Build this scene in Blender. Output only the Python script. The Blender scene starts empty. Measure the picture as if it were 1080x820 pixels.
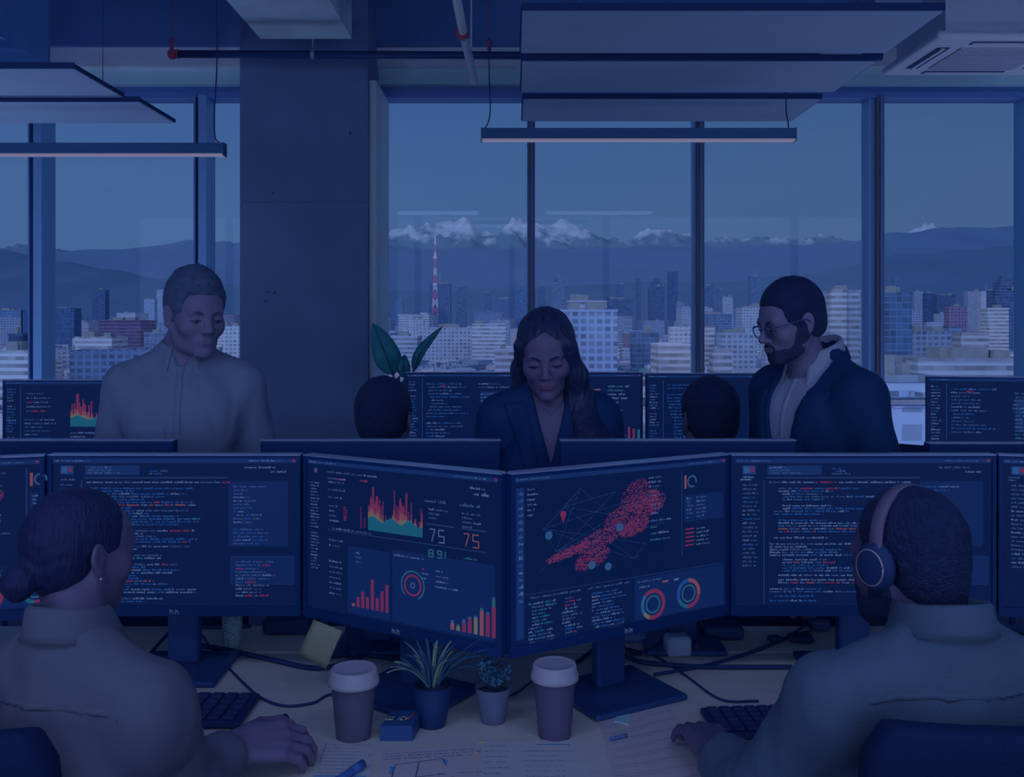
import bpy, math, random
import numpy as np
from mathutils import Vector, Matrix
PI = math.pi
scene = bpy.context.scene
COL = scene.collection
EYE = 1.56          # camera height
HOR = 340.0         # horizon row in the 1080x820 frame
FOC = 1000.0        # focal length in pixels

def P(px, py, d):
    return ((px - 540.0) / FOC * d, d, EYE - (py - HOR) / FOC * d)
def PX(px, d): return (px - 540.0) / FOC * d
def PZ(py, d): return EYE - (py - HOR) / FOC * d
def s2l(c):
    c = c / 255.0
    return c / 12.92 if c <= 0.04045 else ((c + 0.055) / 1.055) ** 2.4
def lin(rgb): return tuple(s2l(c) for c in rgb)
EI = (0.100, 0.150, 0.310)   # colour of the room's light on a white card
def alb(rgb, k=1.0):
    return tuple(min(0.92, s2l(c) / e * k) for c, e in zip(rgb, EI))

# ---------------------------------------------------------------- materials
MATS = {}
TINT = {'concrete': (0.43, .93, 1.05), 'ceiling_paint': (1.3, 1.5, 1.2), 'acoustic_felt': (.8, 1.0, 1.05), 'shirt_grey': (0.34, 0.45, 0.52), 'blazer_navy': (0.5, .7, 0.62), 'monitor_back': (0.3, .95, 1.1), 'beam_plaster': (1.1, 1.5, 1.6), 'appliance_white': (2.08, 2.07, 1.92), 'blazer_black': (0.6, 1.4, 1.35), 'cup_paper': (0.35, 0.75, 0.69), 'shirt_slate': (0.57, 0.75, 0.72), 'blouse_grey': (0.38, 0.47, 0.48), 'desk_ash': (1.7, 1.0, 0.82), 'chair_fabric': (.45, .5, .6), 'skin_light': (0.36, 0.61, 0.64), 'skin_tan': (0.36, 0.57, 0.58), 'skin_brown': (0.38, 0.73, 0.67), 'cup_paper_wine': (0.46, 0.92, 0.82), 'beam_plaster_shaded_grey': (1.17, 1.99, 1.97), 'lip_pale': (0.39, 0.62, 0.6), 'lip_rose': (0.41, 0.71, 0.65), 'cup_lid': (0.75, 0.85, 0.85), 'conduit_pale': (1.3, 1.6, 1.6), 'beam_side': (1.2, 1.7, 1.8), 'duct_paint': (.8, 0.9, 1.3), 'lamp_housing': (.8, .9, .8), 'trim': (1, 1, 1), 'mullion_metal': (0.45, 0.6, 0.5), 'mullion_side': (0.7, 0.9, 0.95), 'column_side_lit': (0.9, 1.1, 1.1), 'hair_grey': (0.6, 0.75, 0.85), 'shirt_white': (0.58, 0.62, 0.78), 'duct_grey': (1.1, 1.4, 1.4), 'paper': (0.95, 0.95, 0.85), 'paper_second': (0.95, 0.95, 0.85), 'bezel_plastic': (0.7, 1.1, 1.2), 'panel_edge': (0.5, .7, .75), 'pot_grey': (0.6, 0.75, 0.8), 'sweater_dark': (0.5, 0.8, 0.9), 'note_yellow': (0.6, 0.6, 0.7), 'valve_red': (0.7, 0.7, 0.7)}
def mat(name, col, rough=0.6, metal=0.0, spec=0.3, bump=0.0, bscale=40.0, var=0.0, vscale=3.0, coat=0.0, stretch=None):
    if name in MATS: return MATS[name]
    if name in TINT: col = tuple(min(.93, c*q) for c, q in zip(col, TINT[name]))
    m = bpy.data.materials.new(name); m.use_nodes = True
    nt = m.node_tree; b = nt.nodes['Principled BSDF']
    b.inputs['Base Color'].default_value = (*col, 1)
    b.inputs['Roughness'].default_value = rough
    b.inputs['Metallic'].default_value = metal
    b.inputs['Specular IOR Level'].default_value = spec
    if coat: b.inputs['Coat Weight'].default_value = coat
    if bump or var:
        tc = nt.nodes.new('ShaderNodeTexCoord'); mp = nt.nodes.new('ShaderNodeMapping')
        nt.links.new(tc.outputs['Object'], mp.inputs['Vector'])
        if stretch: mp.inputs['Scale'].default_value = stretch
        if bump:
            n = nt.nodes.new('ShaderNodeTexNoise'); n.inputs['Scale'].default_value = bscale; n.inputs['Detail'].default_value = 4
            nt.links.new(mp.outputs[0], n.inputs['Vector'])
            bp = nt.nodes.new('ShaderNodeBump'); bp.inputs['Strength'].default_value = bump; bp.inputs['Distance'].default_value = 0.01
            nt.links.new(n.outputs['Fac'], bp.inputs['Height']); nt.links.new(bp.outputs[0], b.inputs['Normal'])
        if var:
            n = nt.nodes.new('ShaderNodeTexNoise'); n.inputs['Scale'].default_value = vscale; n.inputs['Detail'].default_value = 6
            nt.links.new(mp.outputs[0], n.inputs['Vector'])
            mr = nt.nodes.new('ShaderNodeMapRange'); mr.inputs['From Min'].default_value = .3; mr.inputs['From Max'].default_value = .7
            mr.inputs['To Min'].default_value = 1 - var; mr.inputs['To Max'].default_value = 1 + var
            nt.links.new(n.outputs['Fac'], mr.inputs['Value'])
            vm = nt.nodes.new('ShaderNodeVectorMath'); vm.operation = 'SCALE'; vm.inputs[0].default_value = col
            nt.links.new(mr.outputs[0], vm.inputs['Scale']); nt.links.new(vm.outputs[0], b.inputs['Base Color'])
    MATS[name] = m
    return m
def emis(name, rgb, strength=1.0):
    if name in MATS: return MATS[name]
    m = bpy.data.materials.new(name); m.use_nodes = True
    b = m.node_tree.nodes['Principled BSDF']
    b.inputs['Base Color'].default_value = (0.003, 0.004, 0.008, 1)
    b.inputs['Roughness'].default_value = 0.45; b.inputs['Specular IOR Level'].default_value = 0.15
    b.inputs['Emission Color'].default_value = (*lin(rgb), 1); b.inputs['Emission Strength'].default_value = strength
    MATS[name] = m
    return m
def glassmat(name, tint=(0.93, 0.95, 0.97), gl=0.06, rough=0.0):
    if name in MATS: return MATS[name]
    m = bpy.data.materials.new(name); m.use_nodes = True; nt = m.node_tree
    nt.nodes.remove(nt.nodes['Principled BSDF']); out = nt.nodes['Material Output']
    t = nt.nodes.new('ShaderNodeBsdfTransparent'); t.inputs[0].default_value = (*tint, 1)
    g = nt.nodes.new('ShaderNodeBsdfGlossy'); g.inputs['Roughness'].default_value = rough
    f = nt.nodes.new('ShaderNodeFresnel'); f.inputs[0].default_value = 1.0 + gl * 7
    mx = nt.nodes.new('ShaderNodeMixShader')
    nt.links.new(f.outputs[0], mx.inputs[0]); nt.links.new(t.outputs[0], mx.inputs[1]); nt.links.new(g.outputs[0], mx.inputs[2])
    nt.links.new(mx.outputs[0], out.inputs['Surface'])
    MATS[name] = m
    return m

# ---------------------------------------------------------------- mesh builder
class MB:
    def __init__(s): s.v = []; s.f = []; s.m = []; s.sm = []; s.mats = []
    def mi(s, m):
        if m not in s.mats: s.mats.append(m)
        return s.mats.index(m)
    def add(s, vs, fs, m=None, smooth=False):
        o = len(s.v); s.v += [tuple(v) for v in vs]
        k = s.mi(m) if m is not None else 0
        for f in fs: s.f.append(tuple(i + o for i in f)); s.m.append(k); s.sm.append(smooth)
    def quad(s, a, b, c, d, m=None): s.add([a, b, c, d], [(0, 1, 2, 3)], m)
    def box(s, lo, hi, m=None, rot=0.0, c=None):
        x0, y0, z0 = lo; x1, y1, z1 = hi
        vs = [(x0,y0,z0),(x1,y0,z0),(x1,y1,z0),(x0,y1,z0),(x0,y0,z1),(x1,y0,z1),(x1,y1,z1),(x0,y1,z1)]
        if rot:
            cx, cy = c or ((x0+x1)/2, (y0+y1)/2); ca, sa = math.cos(rot), math.sin(rot)
            vs = [(cx+(x-cx)*ca-(y-cy)*sa, cy+(x-cx)*sa+(y-cy)*ca, z) for x, y, z in vs]
        s.add(vs, [(0,3,2,1),(4,5,6,7),(0,1,5,4),(1,2,6,5),(2,3,7,6),(3,0,4,7)], m)
    def bbox(s, lo, hi, r=0.004, m=None, seg=2):
        """rounded box: outline rounded in plan and eased edges top and bottom"""
        x0, y0, z0 = lo; x1, y1, z1 = hi
        r = min(r, (x1-x0)/2.01, (y1-y0)/2.01, (z1-z0)/2.01)
        def ring(ins, z):
            pts = []
            for (cx, cy, a0) in ((x1-r, y1-r, 0), (x0+r, y1-r, PI/2), (x0+r, y0+r, PI), (x1-r, y0+r, 1.5*PI)):
                for k in range(seg+2):
                    a = a0 + PI/2*k/(seg+1); rr = r-ins
                    pts.append((cx+rr*math.cos(a), cy+rr*math.sin(a), z))
            return pts
        rings = []
        for k in range(seg+1):
            a = PI/2*k/seg; rings.append(ring(r*(1-math.sin(a)), z0+r*(1-math.cos(a))))
        for k in range(seg, -1, -1):
            a = PI/2*k/seg; rings.append(ring(r*(1-math.sin(a)), z1-r*(1-math.cos(a))))
        s.rings(rings, m, smooth=False)
    def rings(s, rings, m=None, smooth=True, cap=True, closed=True):
        n = len(rings[0]); vs = [p for r in rings for p in r]; fs = []
        for i in range(len(rings)-1):
            for j in range(n if closed else n-1):
                a = i*n+j; b = i*n+(j+1) % n
                fs.append((a, b, b+n, a+n))
        if cap and closed:
            fs.append(tuple(range(n-1, -1, -1))); fs.append(tuple((len(rings)-1)*n+k for k in range(n)))
        s.add(vs, fs, m, smooth)
    def prism(s, poly, y0, y1, m=None, axis='y'):
        n = len(poly)
        def mk(p, t):
            if axis == 'y': return (p[0], t, p[1])
            if axis == 'z': return (p[0], p[1], t)
            return (t, p[0], p[1])
        vs = [mk(p, y0) for p in poly] + [mk(p, y1) for p in poly]
        fs = [tuple(range(n)), tuple(range(2*n-1, n-1, -1))] + [(i, i+n, (i+1) % n+n, (i+1) % n) for i in range(n)]
        s.add(vs, fs, m)
    def lathe(s, prof, c=(0,0,0), n=32, m=None, smooth=True, sx=1, sy=1):
        rings = [[(c[0]+r*sx*math.cos(2*PI*k/n), c[1]+r*sy*math.sin(2*PI*k/n), c[2]+z) for k in range(n)] for r, z in prof]
        s.rings(rings, m, smooth)
    def tube(s, pts, r, n=8, m=None, smooth=True):
        pts = [Vector(p) for p in pts]; rs = r if isinstance(r, (list, tuple)) else [r]*len(pts)
        rings = []; up = Vector((0, 0, 1)); prev = None
        for i, p in enumerate(pts):
            t = (pts[min(i+1, len(pts)-1)] - pts[max(i-1, 0)])
            if t.length < 1e-9: t = Vector((0, 0, 1))
            t.normalize()
            if prev is None:
                ref = up if abs(t.dot(up)) < .95 else Vector((1, 0, 0))
                u = t.cross(ref).normalized()
            else:
                u = (prev - t*prev.dot(t)).normalized()
            prev = u; w = t.cross(u)
            rings.append([tuple(p + (u*math.cos(2*PI*k/n) + w*math.sin(2*PI*k/n))*rs[i]) for k in range(n)])
        s.rings(rings, m, smooth)
    def cyl(s, a, b, r, n=16, m=None, smooth=True): s.tube([a, b], r, n, m, smooth)
    def sphere(s, c, r, n=16, k=10, m=None):
        rx, ry, rz = r if isinstance(r, (tuple, list)) else (r, r, r)
        rings = []
        for i in range(1, k):
            a = -PI/2 + PI*i/k
            rings.append([(c[0]+rx*math.cos(a)*math.cos(2*PI*j/n), c[1]+ry*math.cos(a)*math.sin(2*PI*j/n), c[2]+rz*math.sin(a)) for j in range(n)])
        s.rings(rings, m, True)
    def xf(s, M): s.v = [tuple(M @ Vector(v)) for v in s.v]; return s
    def build(s, name, m=None, parent=None, local=False, mod=None):
        me = bpy.data.meshes.new(name); off = Vector((0, 0, 0))
        vs = s.v
        if parent is not None and not local:
            W = world_inv(parent); vs = [tuple(W @ Vector(v)) for v in s.v]
        me.from_pydata(vs, [], s.f)
        ms = s.mats if (s.mats and s.mats[0] is not None) else [m]
        for q in ms: me.materials.append(q if q is not None else m)
        me.polygons.foreach_set('material_index', s.m); me.polygons.foreach_set('use_smooth', s.sm)
        me.update()
        import bmesh
        bm = bmesh.new(); bm.from_mesh(me); bmesh.ops.recalc_face_normals(bm, faces=bm.faces) if len(s.f) < 60000 and not getattr(s, 'keepn', False) else None
        bm.to_mesh(me); bm.free()
        o = bpy.data.objects.new(name, me); COL.objects.link(o)
        if parent is not None: o.parent = parent
        return o
LOCS = {}
def world_inv(o):
    M = Matrix.Identity(4)
    while o is not None:
        M = o.matrix_local_calc @ M if False else (Matrix.Translation(o.location) @ o.rotation_euler.to_matrix().to_4x4()) @ M
        o = o.parent
    return M.inverted()
def tag(o, label=None, cat=None, group=None, kind=None):
    if label: o['label'] = label
    if cat: o['category'] = cat
    if group: o['group'] = group
    if kind: o['kind'] = kind
    return o
def thing(name, label, cat, loc=(0, 0, 0), rz=0.0, group=None):
    o = bpy.data.objects.new(name, None); COL.objects.link(o); o.empty_display_size = .1
    o.location = loc; o.rotation_euler = (0, 0, rz)
    return tag(o, label, cat, group)
def struct(name, mb, m): return tag(mb.build(name, m), kind='structure')
def copy_tree(o, parent=None):
    c = o.copy(); COL.objects.link(c); c.parent = parent
    for ch in [x for x in o.children]: copy_tree(ch, c)
    return c
def bez(pts, n=8):
    """Catmull-Rom through points"""
    pts = [Vector(p) for p in pts]; out = []
    q = [2*pts[0]-pts[1]] + pts + [2*pts[-1]-pts[-2]]
    for i in range(1, len(q)-2):
        for k in range(n):
            t = k/n
            out.append(0.5*((2*q[i]) + (q[i+1]-q[i-1])*t + (2*q[i-1]-5*q[i]+4*q[i+1]-q[i+2])*t*t + (3*q[i]-q[i-1]-3*q[i+1]+q[i+2])*t**3))
    out.append(pts[-1]); return out
# ---------------------------------------------------------------- signed-distance modelling (bodies, hair, clothes)
def axis(lo, hi, step, fine=()):
    """grid axis lo..hi with coarse step, finer inside the windows fine=[(a,b,step)]"""
    xs = [lo]
    while xs[-1] < hi:
        x = xs[-1]; st = step
        for a, b, s in fine:
            if a - 1e-6 <= x < b: st = min(st, s)
            elif x < a < x + st: st = max(a - x, s)
        xs.append(x + st)
    return np.array(xs, dtype=np.float32)
class Frame:
    def __init__(s, o, R=None, sc=1.0):
        s.o = np.array(o, dtype=np.float32); s.R = np.array(R if R is not None else np.eye(3), dtype=np.float32); s.sc = sc
    def w(s, p): return s.o + s.R @ (np.array(p, dtype=np.float32) * s.sc)
    def d(s, v): return s.R @ np.array(v, dtype=np.float32)
def rotz(a):
    c, s = math.cos(a), math.sin(a); return np.array([[c,-s,0],[s,c,0],[0,0,1]])
def rotx(a):
    c, s = math.cos(a), math.sin(a); return np.array([[1,0,0],[0,c,-s],[0,s,c]])
def roty(a):
    c, s = math.cos(a), math.sin(a); return np.array([[c,0,s],[0,1,0],[-s,0,c]])
def vnoise(X, Y, Z, f, seed=0.0):
    return (np.sin(X*f*1.0+1.3+seed+2*np.sin(Y*f*.7+seed)) * np.sin(Y*f*1.13+.7-seed+1.5*np.sin(Z*f*.6)) + np.sin(Z*f*.9+2.1+seed+1.7*np.sin(X*f*.8))*.7)/1.7
class Field:
    def __init__(s, xs, ys, zs):
        s.xs, s.ys, s.zs = xs, ys, zs
        s.D = np.full((len(xs), len(ys), len(zs)), 1.0, dtype=np.float32)
    def copy(s):
        f = Field.__new__(Field); f.xs, f.ys, f.zs = s.xs, s.ys, s.zs; f.D = s.D.copy(); return f
    def blk(s, lo, hi, mg):
        i0, i1 = np.searchsorted(s.xs, [lo[0]-mg, hi[0]+mg]); j0, j1 = np.searchsorted(s.ys, [lo[1]-mg, hi[1]+mg]); k0, k1 = np.searchsorted(s.zs, [lo[2]-mg, hi[2]+mg])
        return slice(i0, i1), slice(j0, j1), slice(k0, k1)
    def grid(s, sl):
        return np.meshgrid(s.xs[sl[0]], s.ys[sl[1]], s.zs[sl[2]], indexing='ij')
    def comb(s, sl, d, k, op):
        A = s.D[sl]
        if op == 'add':
            if k <= 0: s.D[sl] = np.minimum(A, d)
            else:
                h = np.maximum(k - np.abs(A-d), 0)/k; s.D[sl] = np.minimum(A, d) - h*h*k*.25
        else:
            d = -d
            if k <= 0: s.D[sl] = np.maximum(A, d)
            else:
                h = np.maximum(k - np.abs(A-d), 0)/k; s.D[sl] = np.maximum(A, d) + h*h*k*.25
    def cap(s, a, b, r1, r2=None, k=.02, op='add', fr=None, flat=None):
        r2 = r1 if r2 is None else r2
        if fr is not None: a, b = fr.w(a), fr.w(b); r1 *= fr.sc; r2 *= fr.sc
        a = np.array(a, dtype=np.float32); b = np.array(b, dtype=np.float32); R = max(r1, r2)
        lo = np.minimum(a, b)-R; hi = np.maximum(a, b)+R
        sl = s.blk(lo, hi, k+.02); X, Y, Z = s.grid(sl)
        if X.size == 0: return
        ab = b-a; L = float(ab@ab)+1e-9
        t = np.clip(((X-a[0])*ab[0]+(Y-a[1])*ab[1]+(Z-a[2])*ab[2])/L, 0, 1)
        d = np.sqrt((X-a[0]-t*ab[0])**2+(Y-a[1]-t*ab[1])**2+(Z-a[2]-t*ab[2])**2) - (r1+(r2-r1)*t)
        s.comb(sl, d, k, op)
    def ell(s, c, r, k=.02, op='add', fr=None, R=None):
        fr = fr or Frame((0,0,0)); cw = fr.w(c); Rm = fr.R if R is None else fr.R @ np.array(R, dtype=np.float32)
        r = np.array(r, dtype=np.float32)*fr.sc; e = np.sqrt(((Rm*r)**2).sum(1))
        sl = s.blk(cw-e, cw+e, k+.025); X, Y, Z = s.grid(sl)
        if X.size == 0: return
        x, y, z = X-cw[0], Y-cw[1], Z-cw[2]
        lx = (Rm[0,0]*x+Rm[1,0]*y+Rm[2,0]*z)/r[0]; ly = (Rm[0,1]*x+Rm[1,1]*y+Rm[2,1]*z)/r[1]; lz = (Rm[0,2]*x+Rm[1,2]*y+Rm[2,2]*z)/r[2]
        k0 = np.sqrt(lx*lx+ly*ly+lz*lz)+1e-6; k1 = np.sqrt((lx/r[0])**2+(ly/r[1])**2+(lz/r[2])**2)+1e-6
        s.comb(sl, k0*(k0-1)/k1, k, op)
    def box(s, c, h, k=.01, op='add', fr=None, R=None, rd=0.0):
        fr = fr or Frame((0,0,0)); cw = fr.w(c); Rm = fr.R if R is None else fr.R @ np.array(R, dtype=np.float32)
        h = np.array(h, dtype=np.float32)*fr.sc; e = np.abs(Rm*h).sum(1)
        sl = s.blk(cw-e, cw+e, k+.025); X, Y, Z = s.grid(sl)
        if X.size == 0: return
        x, y, z = X-cw[0], Y-cw[1], Z-cw[2]
        q = [np.abs(Rm[0,i]*x+Rm[1,i]*y+Rm[2,i]*z)-h[i]+rd for i in range(3)]
        d = np.sqrt(sum(np.maximum(v, 0)**2 for v in q)) + np.minimum(np.maximum(np.maximum(q[0], q[1]), q[2]), 0) - rd
        s.comb(sl, d, k, op)
    def local(s, fr):
        X, Y, Z = np.meshgrid(s.xs, s.ys, s.zs, indexing='ij', sparse=True)
        x, y, z = X-fr.o[0], Y-fr.o[1], Z-fr.o[2]; R = fr.R
        return ((R[0,i]*x+R[1,i]*y+R[2,i]*z)/fr.sc for i in range(3))
    def halfspace(s, p, n, fr=None, k=0.0):
        """keep the side the normal points away from"""
        if fr is not None: p, n = fr.w(p), fr.d(n)
        n = np.array(n)/np.linalg.norm(n)
        X, Y, Z = np.meshgrid(s.xs, s.ys, s.zs, indexing='ij', sparse=True)
        d = (X-p[0])*n[0]+(Y-p[1])*n[1]+(Z-p[2])*n[2]
        s.D = np.maximum(s.D, d.astype(np.float32)) if k <= 0 else s.D
    def noise(s, amp, f, seed=0.0, sc=(1,1,1)):
        X, Y, Z = np.meshgrid(s.xs*sc[0], s.ys*sc[1], s.zs*sc[2], indexing='ij', sparse=True)
        m = s.D < .08
        s.D = np.where(m, s.D + amp*vnoise(X, Y, Z, f, seed), s.D).astype(np.float32)
    def folds(s, amp, f, seed=0.0, fr=None, sc=(1, 1, .45), tilt=.5):
        """soft cloth folds: ridged noise, stretched along the body"""
        X, Y, Z = np.meshgrid(s.xs, s.ys, s.zs, indexing='ij', sparse=True)
        a = X*sc[0]+Z*tilt*.3; b = Y*sc[1]-Z*tilt*.2; c = Z*sc[2]+X*tilt*.4
        n = np.abs(vnoise(a, b, c, f, seed)); n2 = np.abs(vnoise(a+.3, b, c, f*2.1, seed+1))
        m = s.D < .06
        s.D = np.where(m, s.D + amp*(1-2.2*np.minimum(n, .45))*.6 + amp*.3*(1-2.2*np.minimum(n2, .45)) - amp*.4, s.D).astype(np.float32)
    def mesh(s, name, m, parent=None, matfn=None, mats=None, smooth=True):
        D = s.D; D[0]=np.maximum(D[0],.001); D[-1]=np.maximum(D[-1],.001); D[:,0]=np.maximum(D[:,0],.001); D[:,-1]=np.maximum(D[:,-1],.001); D[:,:,0]=np.maximum(D[:,:,0],.001); D[:,:,-1]=np.maximum(D[:,:,-1],.001)
        ins = D < 0; nx, ny, nz = D.shape
        cnt = np.zeros((nx-1, ny-1, nz-1), dtype=np.int8)
        for a in (0, 1):
            for b in (0, 1):
                for c in (0, 1): cnt += ins[a:nx-1+a, b:ny-1+b, c:nz-1+c]
        act = (cnt > 0) & (cnt < 8); I, J, K = np.nonzero(act); n = len(I)
        idx = np.full(act.shape, -1, dtype=np.int64); idx[I, J, K] = np.arange(n)
        acc = np.zeros((n, 3)); num = np.zeros(n)
        xs, ys, zs = s.xs, s.ys, s.zs
        for ax in range(3):
            for u in (0, 1):
                for v in (0, 1):
                    o = [0, 0, 0]; o[(ax+1) % 3] = u; o[(ax+2) % 3] = v; e = list(o); e[ax] = 1
                    d0 = D[I+o[0], J+o[1], K+o[2]]; d1 = D[I+e[0], J+e[1], K+e[2]]
                    m_ = (d0 < 0) != (d1 < 0); t = np.where(m_, d0/(np.where(m_, d0-d1, 1)), 0)
                    p0 = np.stack([xs[I+o[0]], ys[J+o[1]], zs[K+o[2]]], 1); p1 = np.stack([xs[I+e[0]], ys[J+e[1]], zs[K+e[2]]], 1)
                    acc += np.where(m_[:, None], p0+(p1-p0)*t[:, None], 0); num += m_
        V = acc/num[:, None]; quads = []
        for ax in range(3):
            A = np.moveaxis(ins, ax, 0); ch = A[:-1] != A[1:]; ch = ch[:, 1:-1, 1:-1]
            s0 = np.moveaxis(idx, ax, 0); i, j, k = np.nonzero(ch)
            q = np.stack([s0[i, j, k], s0[i, j+1, k], s0[i, j+1, k+1], s0[i, j, k+1]], 1)
            fl = A[:-1][:, 1:-1, 1:-1][i, j, k]
            if ax == 1: fl = ~fl
            q[~fl] = q[~fl][:, ::-1]
            quads.append(q)
        Q = np.concatenate(quads); Q = Q[(Q >= 0).all(1)]
        for _ in range(2):   # light relaxing
            S = np.zeros_like(V); c = np.zeros(n)
            for a in range(4):
                b = (a+1) % 4
                np.add.at(S, Q[:, a], V[Q[:, b]]); np.add.at(S, Q[:, b], V[Q[:, a]]); np.add.at(c, Q[:, a], 1); np.add.at(c, Q[:, b], 1)
            V = V*.6 + .4*S/np.maximum(c, 1)[:, None]
        Wv = V
        if parent is not None:
            Wm = np.array(world_inv(parent)); Wv = V @ Wm[:3, :3].T + Wm[:3, 3]
        me = bpy.data.meshes.new(name)
        me.vertices.add(n); me.vertices.foreach_set('co', Wv.astype(np.float32).ravel())
        me.loops.add(len(Q)*4); me.loops.foreach_set('vertex_index', Q.astype(np.int32).ravel())
        me.polygons.add(len(Q)); me.polygons.foreach_set('loop_start', np.arange(0, len(Q)*4, 4, dtype=np.int32))
        for q in (mats or [m]): me.materials.append(q)
        if matfn is not None:
            cen = V[Q].mean(1); me.polygons.foreach_set('material_index', matfn(cen).astype(np.int32))
        me.update(calc_edges=True); me.validate()
        me.polygons.foreach_set('use_smooth', np.full(len(me.polygons), smooth))
        o = bpy.data.objects.new(name, me); COL.objects.link(o)
        if parent is not None: o.parent = parent
        return o
# ---------------------------------------------------------------- people
# a person's own frame: +X = the person's left, -Y = forward, +Z = up
def add_head(F, h, fem=False, beard=0.0):
    k = .02
    F.ell((0, .018, .034), (.074, .094, .084), .01, fr=h)              # skull
    F.ell((0, -.020, -.020), (.0615, .068, .078), .03, fr=h)            # face
    F.ell((0, -.045, .04), (.055, .042, .045), .02, fr=h)              # forehead
    jw = .037 if fem else .047
    for s in (-1, 1):
        F.cap((s*.058, .002, -.045), (s*jw*.90, -.012, -.074), .012, .012, .025, fr=h)   # jaw corner
        F.cap((s*jw*.90, -.012, -.076), (s*.012, -.070, -.098), .012, .012, .02, fr=h)  # jaw line
        F.ell((s*.040, -.058, -.024), (.021, .020, .022), .03, fr=h)  # cheekbone
    F.ell((0, -.030, -.078), (.044, .050, .026), .025, fr=h)
    F.ell((0, -.078, -.096), (.015 if fem else .021, .013, .014), .018, fr=h)   # chin
    F.cap((-.040, -.078, .021), (.040, -.078, .021), .007 if fem else .010, None, .014, fr=h) # brow ridge
    for s in (-1, 1):
        F.ell((s*.032, -.099, .002), (.019, .017, .012), .012, 'sub', fr=h)   # eye socket
        F.ell((s*.031, -.0750, .001), (.0150, .0135, .0120), .006, fr=h)      # lid
    # nose
    F.cap((0, -.084, .012), (0, -.105 if fem else -.108, -.026), .0060 if fem else .0072, .0080 if fem else .0092, .020, fr=h)
    F.ell((0, -.106 if fem else -.109, -.029), (.009 if fem else .0105, .009, .008), .008, fr=h)
    for s in (-1, 1):
        F.ell((s*.012, -.098, -.033), (.0078, .010, .0075), .006, fr=h)
        F.ell((s*.0065, -.104, -.040), (.003, .005, .004), .003, 'sub', fr=h)
    # mouth
    F.ell((0, -.0765, -.062), (.021 if fem else .026, .013 if fem else .0155, .016), .022, fr=h)
    F.cap((-.014, -.0905, -.0580), (.014, -.0905, -.0580), .0042, None, .006, fr=h)
    F.cap((-.012, -.0905, -.0675), (.012, -.0905, -.0675), .0050 if fem else .0042, None, .006, fr=h)
    F.cap((-.021, -.0960, -.0628), (.021, -.0960, -.0628), .0014, None, .003, 'sub', fr=h)
    F.cap((-.016, -.0985, -.080), (.016, -.0985, -.080), .006, None, .008, 'sub', fr=h)
    for s in (-1, 1):   # ears
        E = rotz(s*-.35) @ rotx(-.18)
        F.ell((s*.0775, .014, -.002), (.0065, .018, .031), .006, fr=h, R=E)
        F.ell((s*.0835, .010, .004), (.0045, .011, .019), .004, 'sub', fr=h, R=E)
        F.ell((s*.077, .006, -.030), (.005, .008, .009), .006, fr=h)
def add_torso(F, b, zs, pz, hw, g=0.0, fem=False, neck=True, belly=0.0):
    F.ell((0, .005, zs-.14), (hw*.86+g, .105+g, .18+g), .03, fr=b)
    F.ell((0, .01, (zs+pz)/2-.05), (hw*(.66 if fem else .76)+g+belly, .098+g+belly, .21), .05, fr=b)
    F.ell((0, .01, pz+.03), (hw*(.94 if fem else .86)+g, .115+g, .13), .05, fr=b)
    if neck is False: F.cap((0, .020, zs-.02), (0, .018, zs+.060), (.052 if fem else .060)+g, (.046 if fem else .056)+g*.8, .03, fr=b)
    for s in (-1, 1):
        F.cap((s*.025, .018, zs+.036), (s*hw*.95, .008, zs-.030), .046+g*.6, .046+g, .035, fr=b)
        F.ell((s*hw, .004, zs-.055), (.042+g*.8, .048+g*.8, .064+g), .03, fr=b)
        if fem: F.ell((s*.075, -.085, zs-.17), (.062+g*.5, .055+g*.5, .06+g*.5), .035, fr=b)
        else: F.ell((s*.07, -.055, zs-.13), (.080+g*.5, .042+g, .09+g*.5), .06, fr=b)
    if neck is True:
        nr = .047 if fem else .057
        F.cap((0, .022, zs+.0), (0, .012, zs+.09), nr*1.12+g, nr+g, .03, fr=b)
def add_arm(F, sh, el, wr, g=0.0, fem=False, gf=None, k=.02):
    q = .88 if fem else 1.0
    gf = g if gf is None else gf
    F.cap(sh, el, .044*q+g, .036*q+g, k); F.cap(el, wr, .038*q+g, .026*q+gf, k)
def hand_frame(d, up, side):
    d = np.array(d, float); d /= np.linalg.norm(d); up = np.array(up, float); up -= d*(up@d); up /= np.linalg.norm(up)
    s = np.cross(d, up)*side
    return d, up, s
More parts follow.
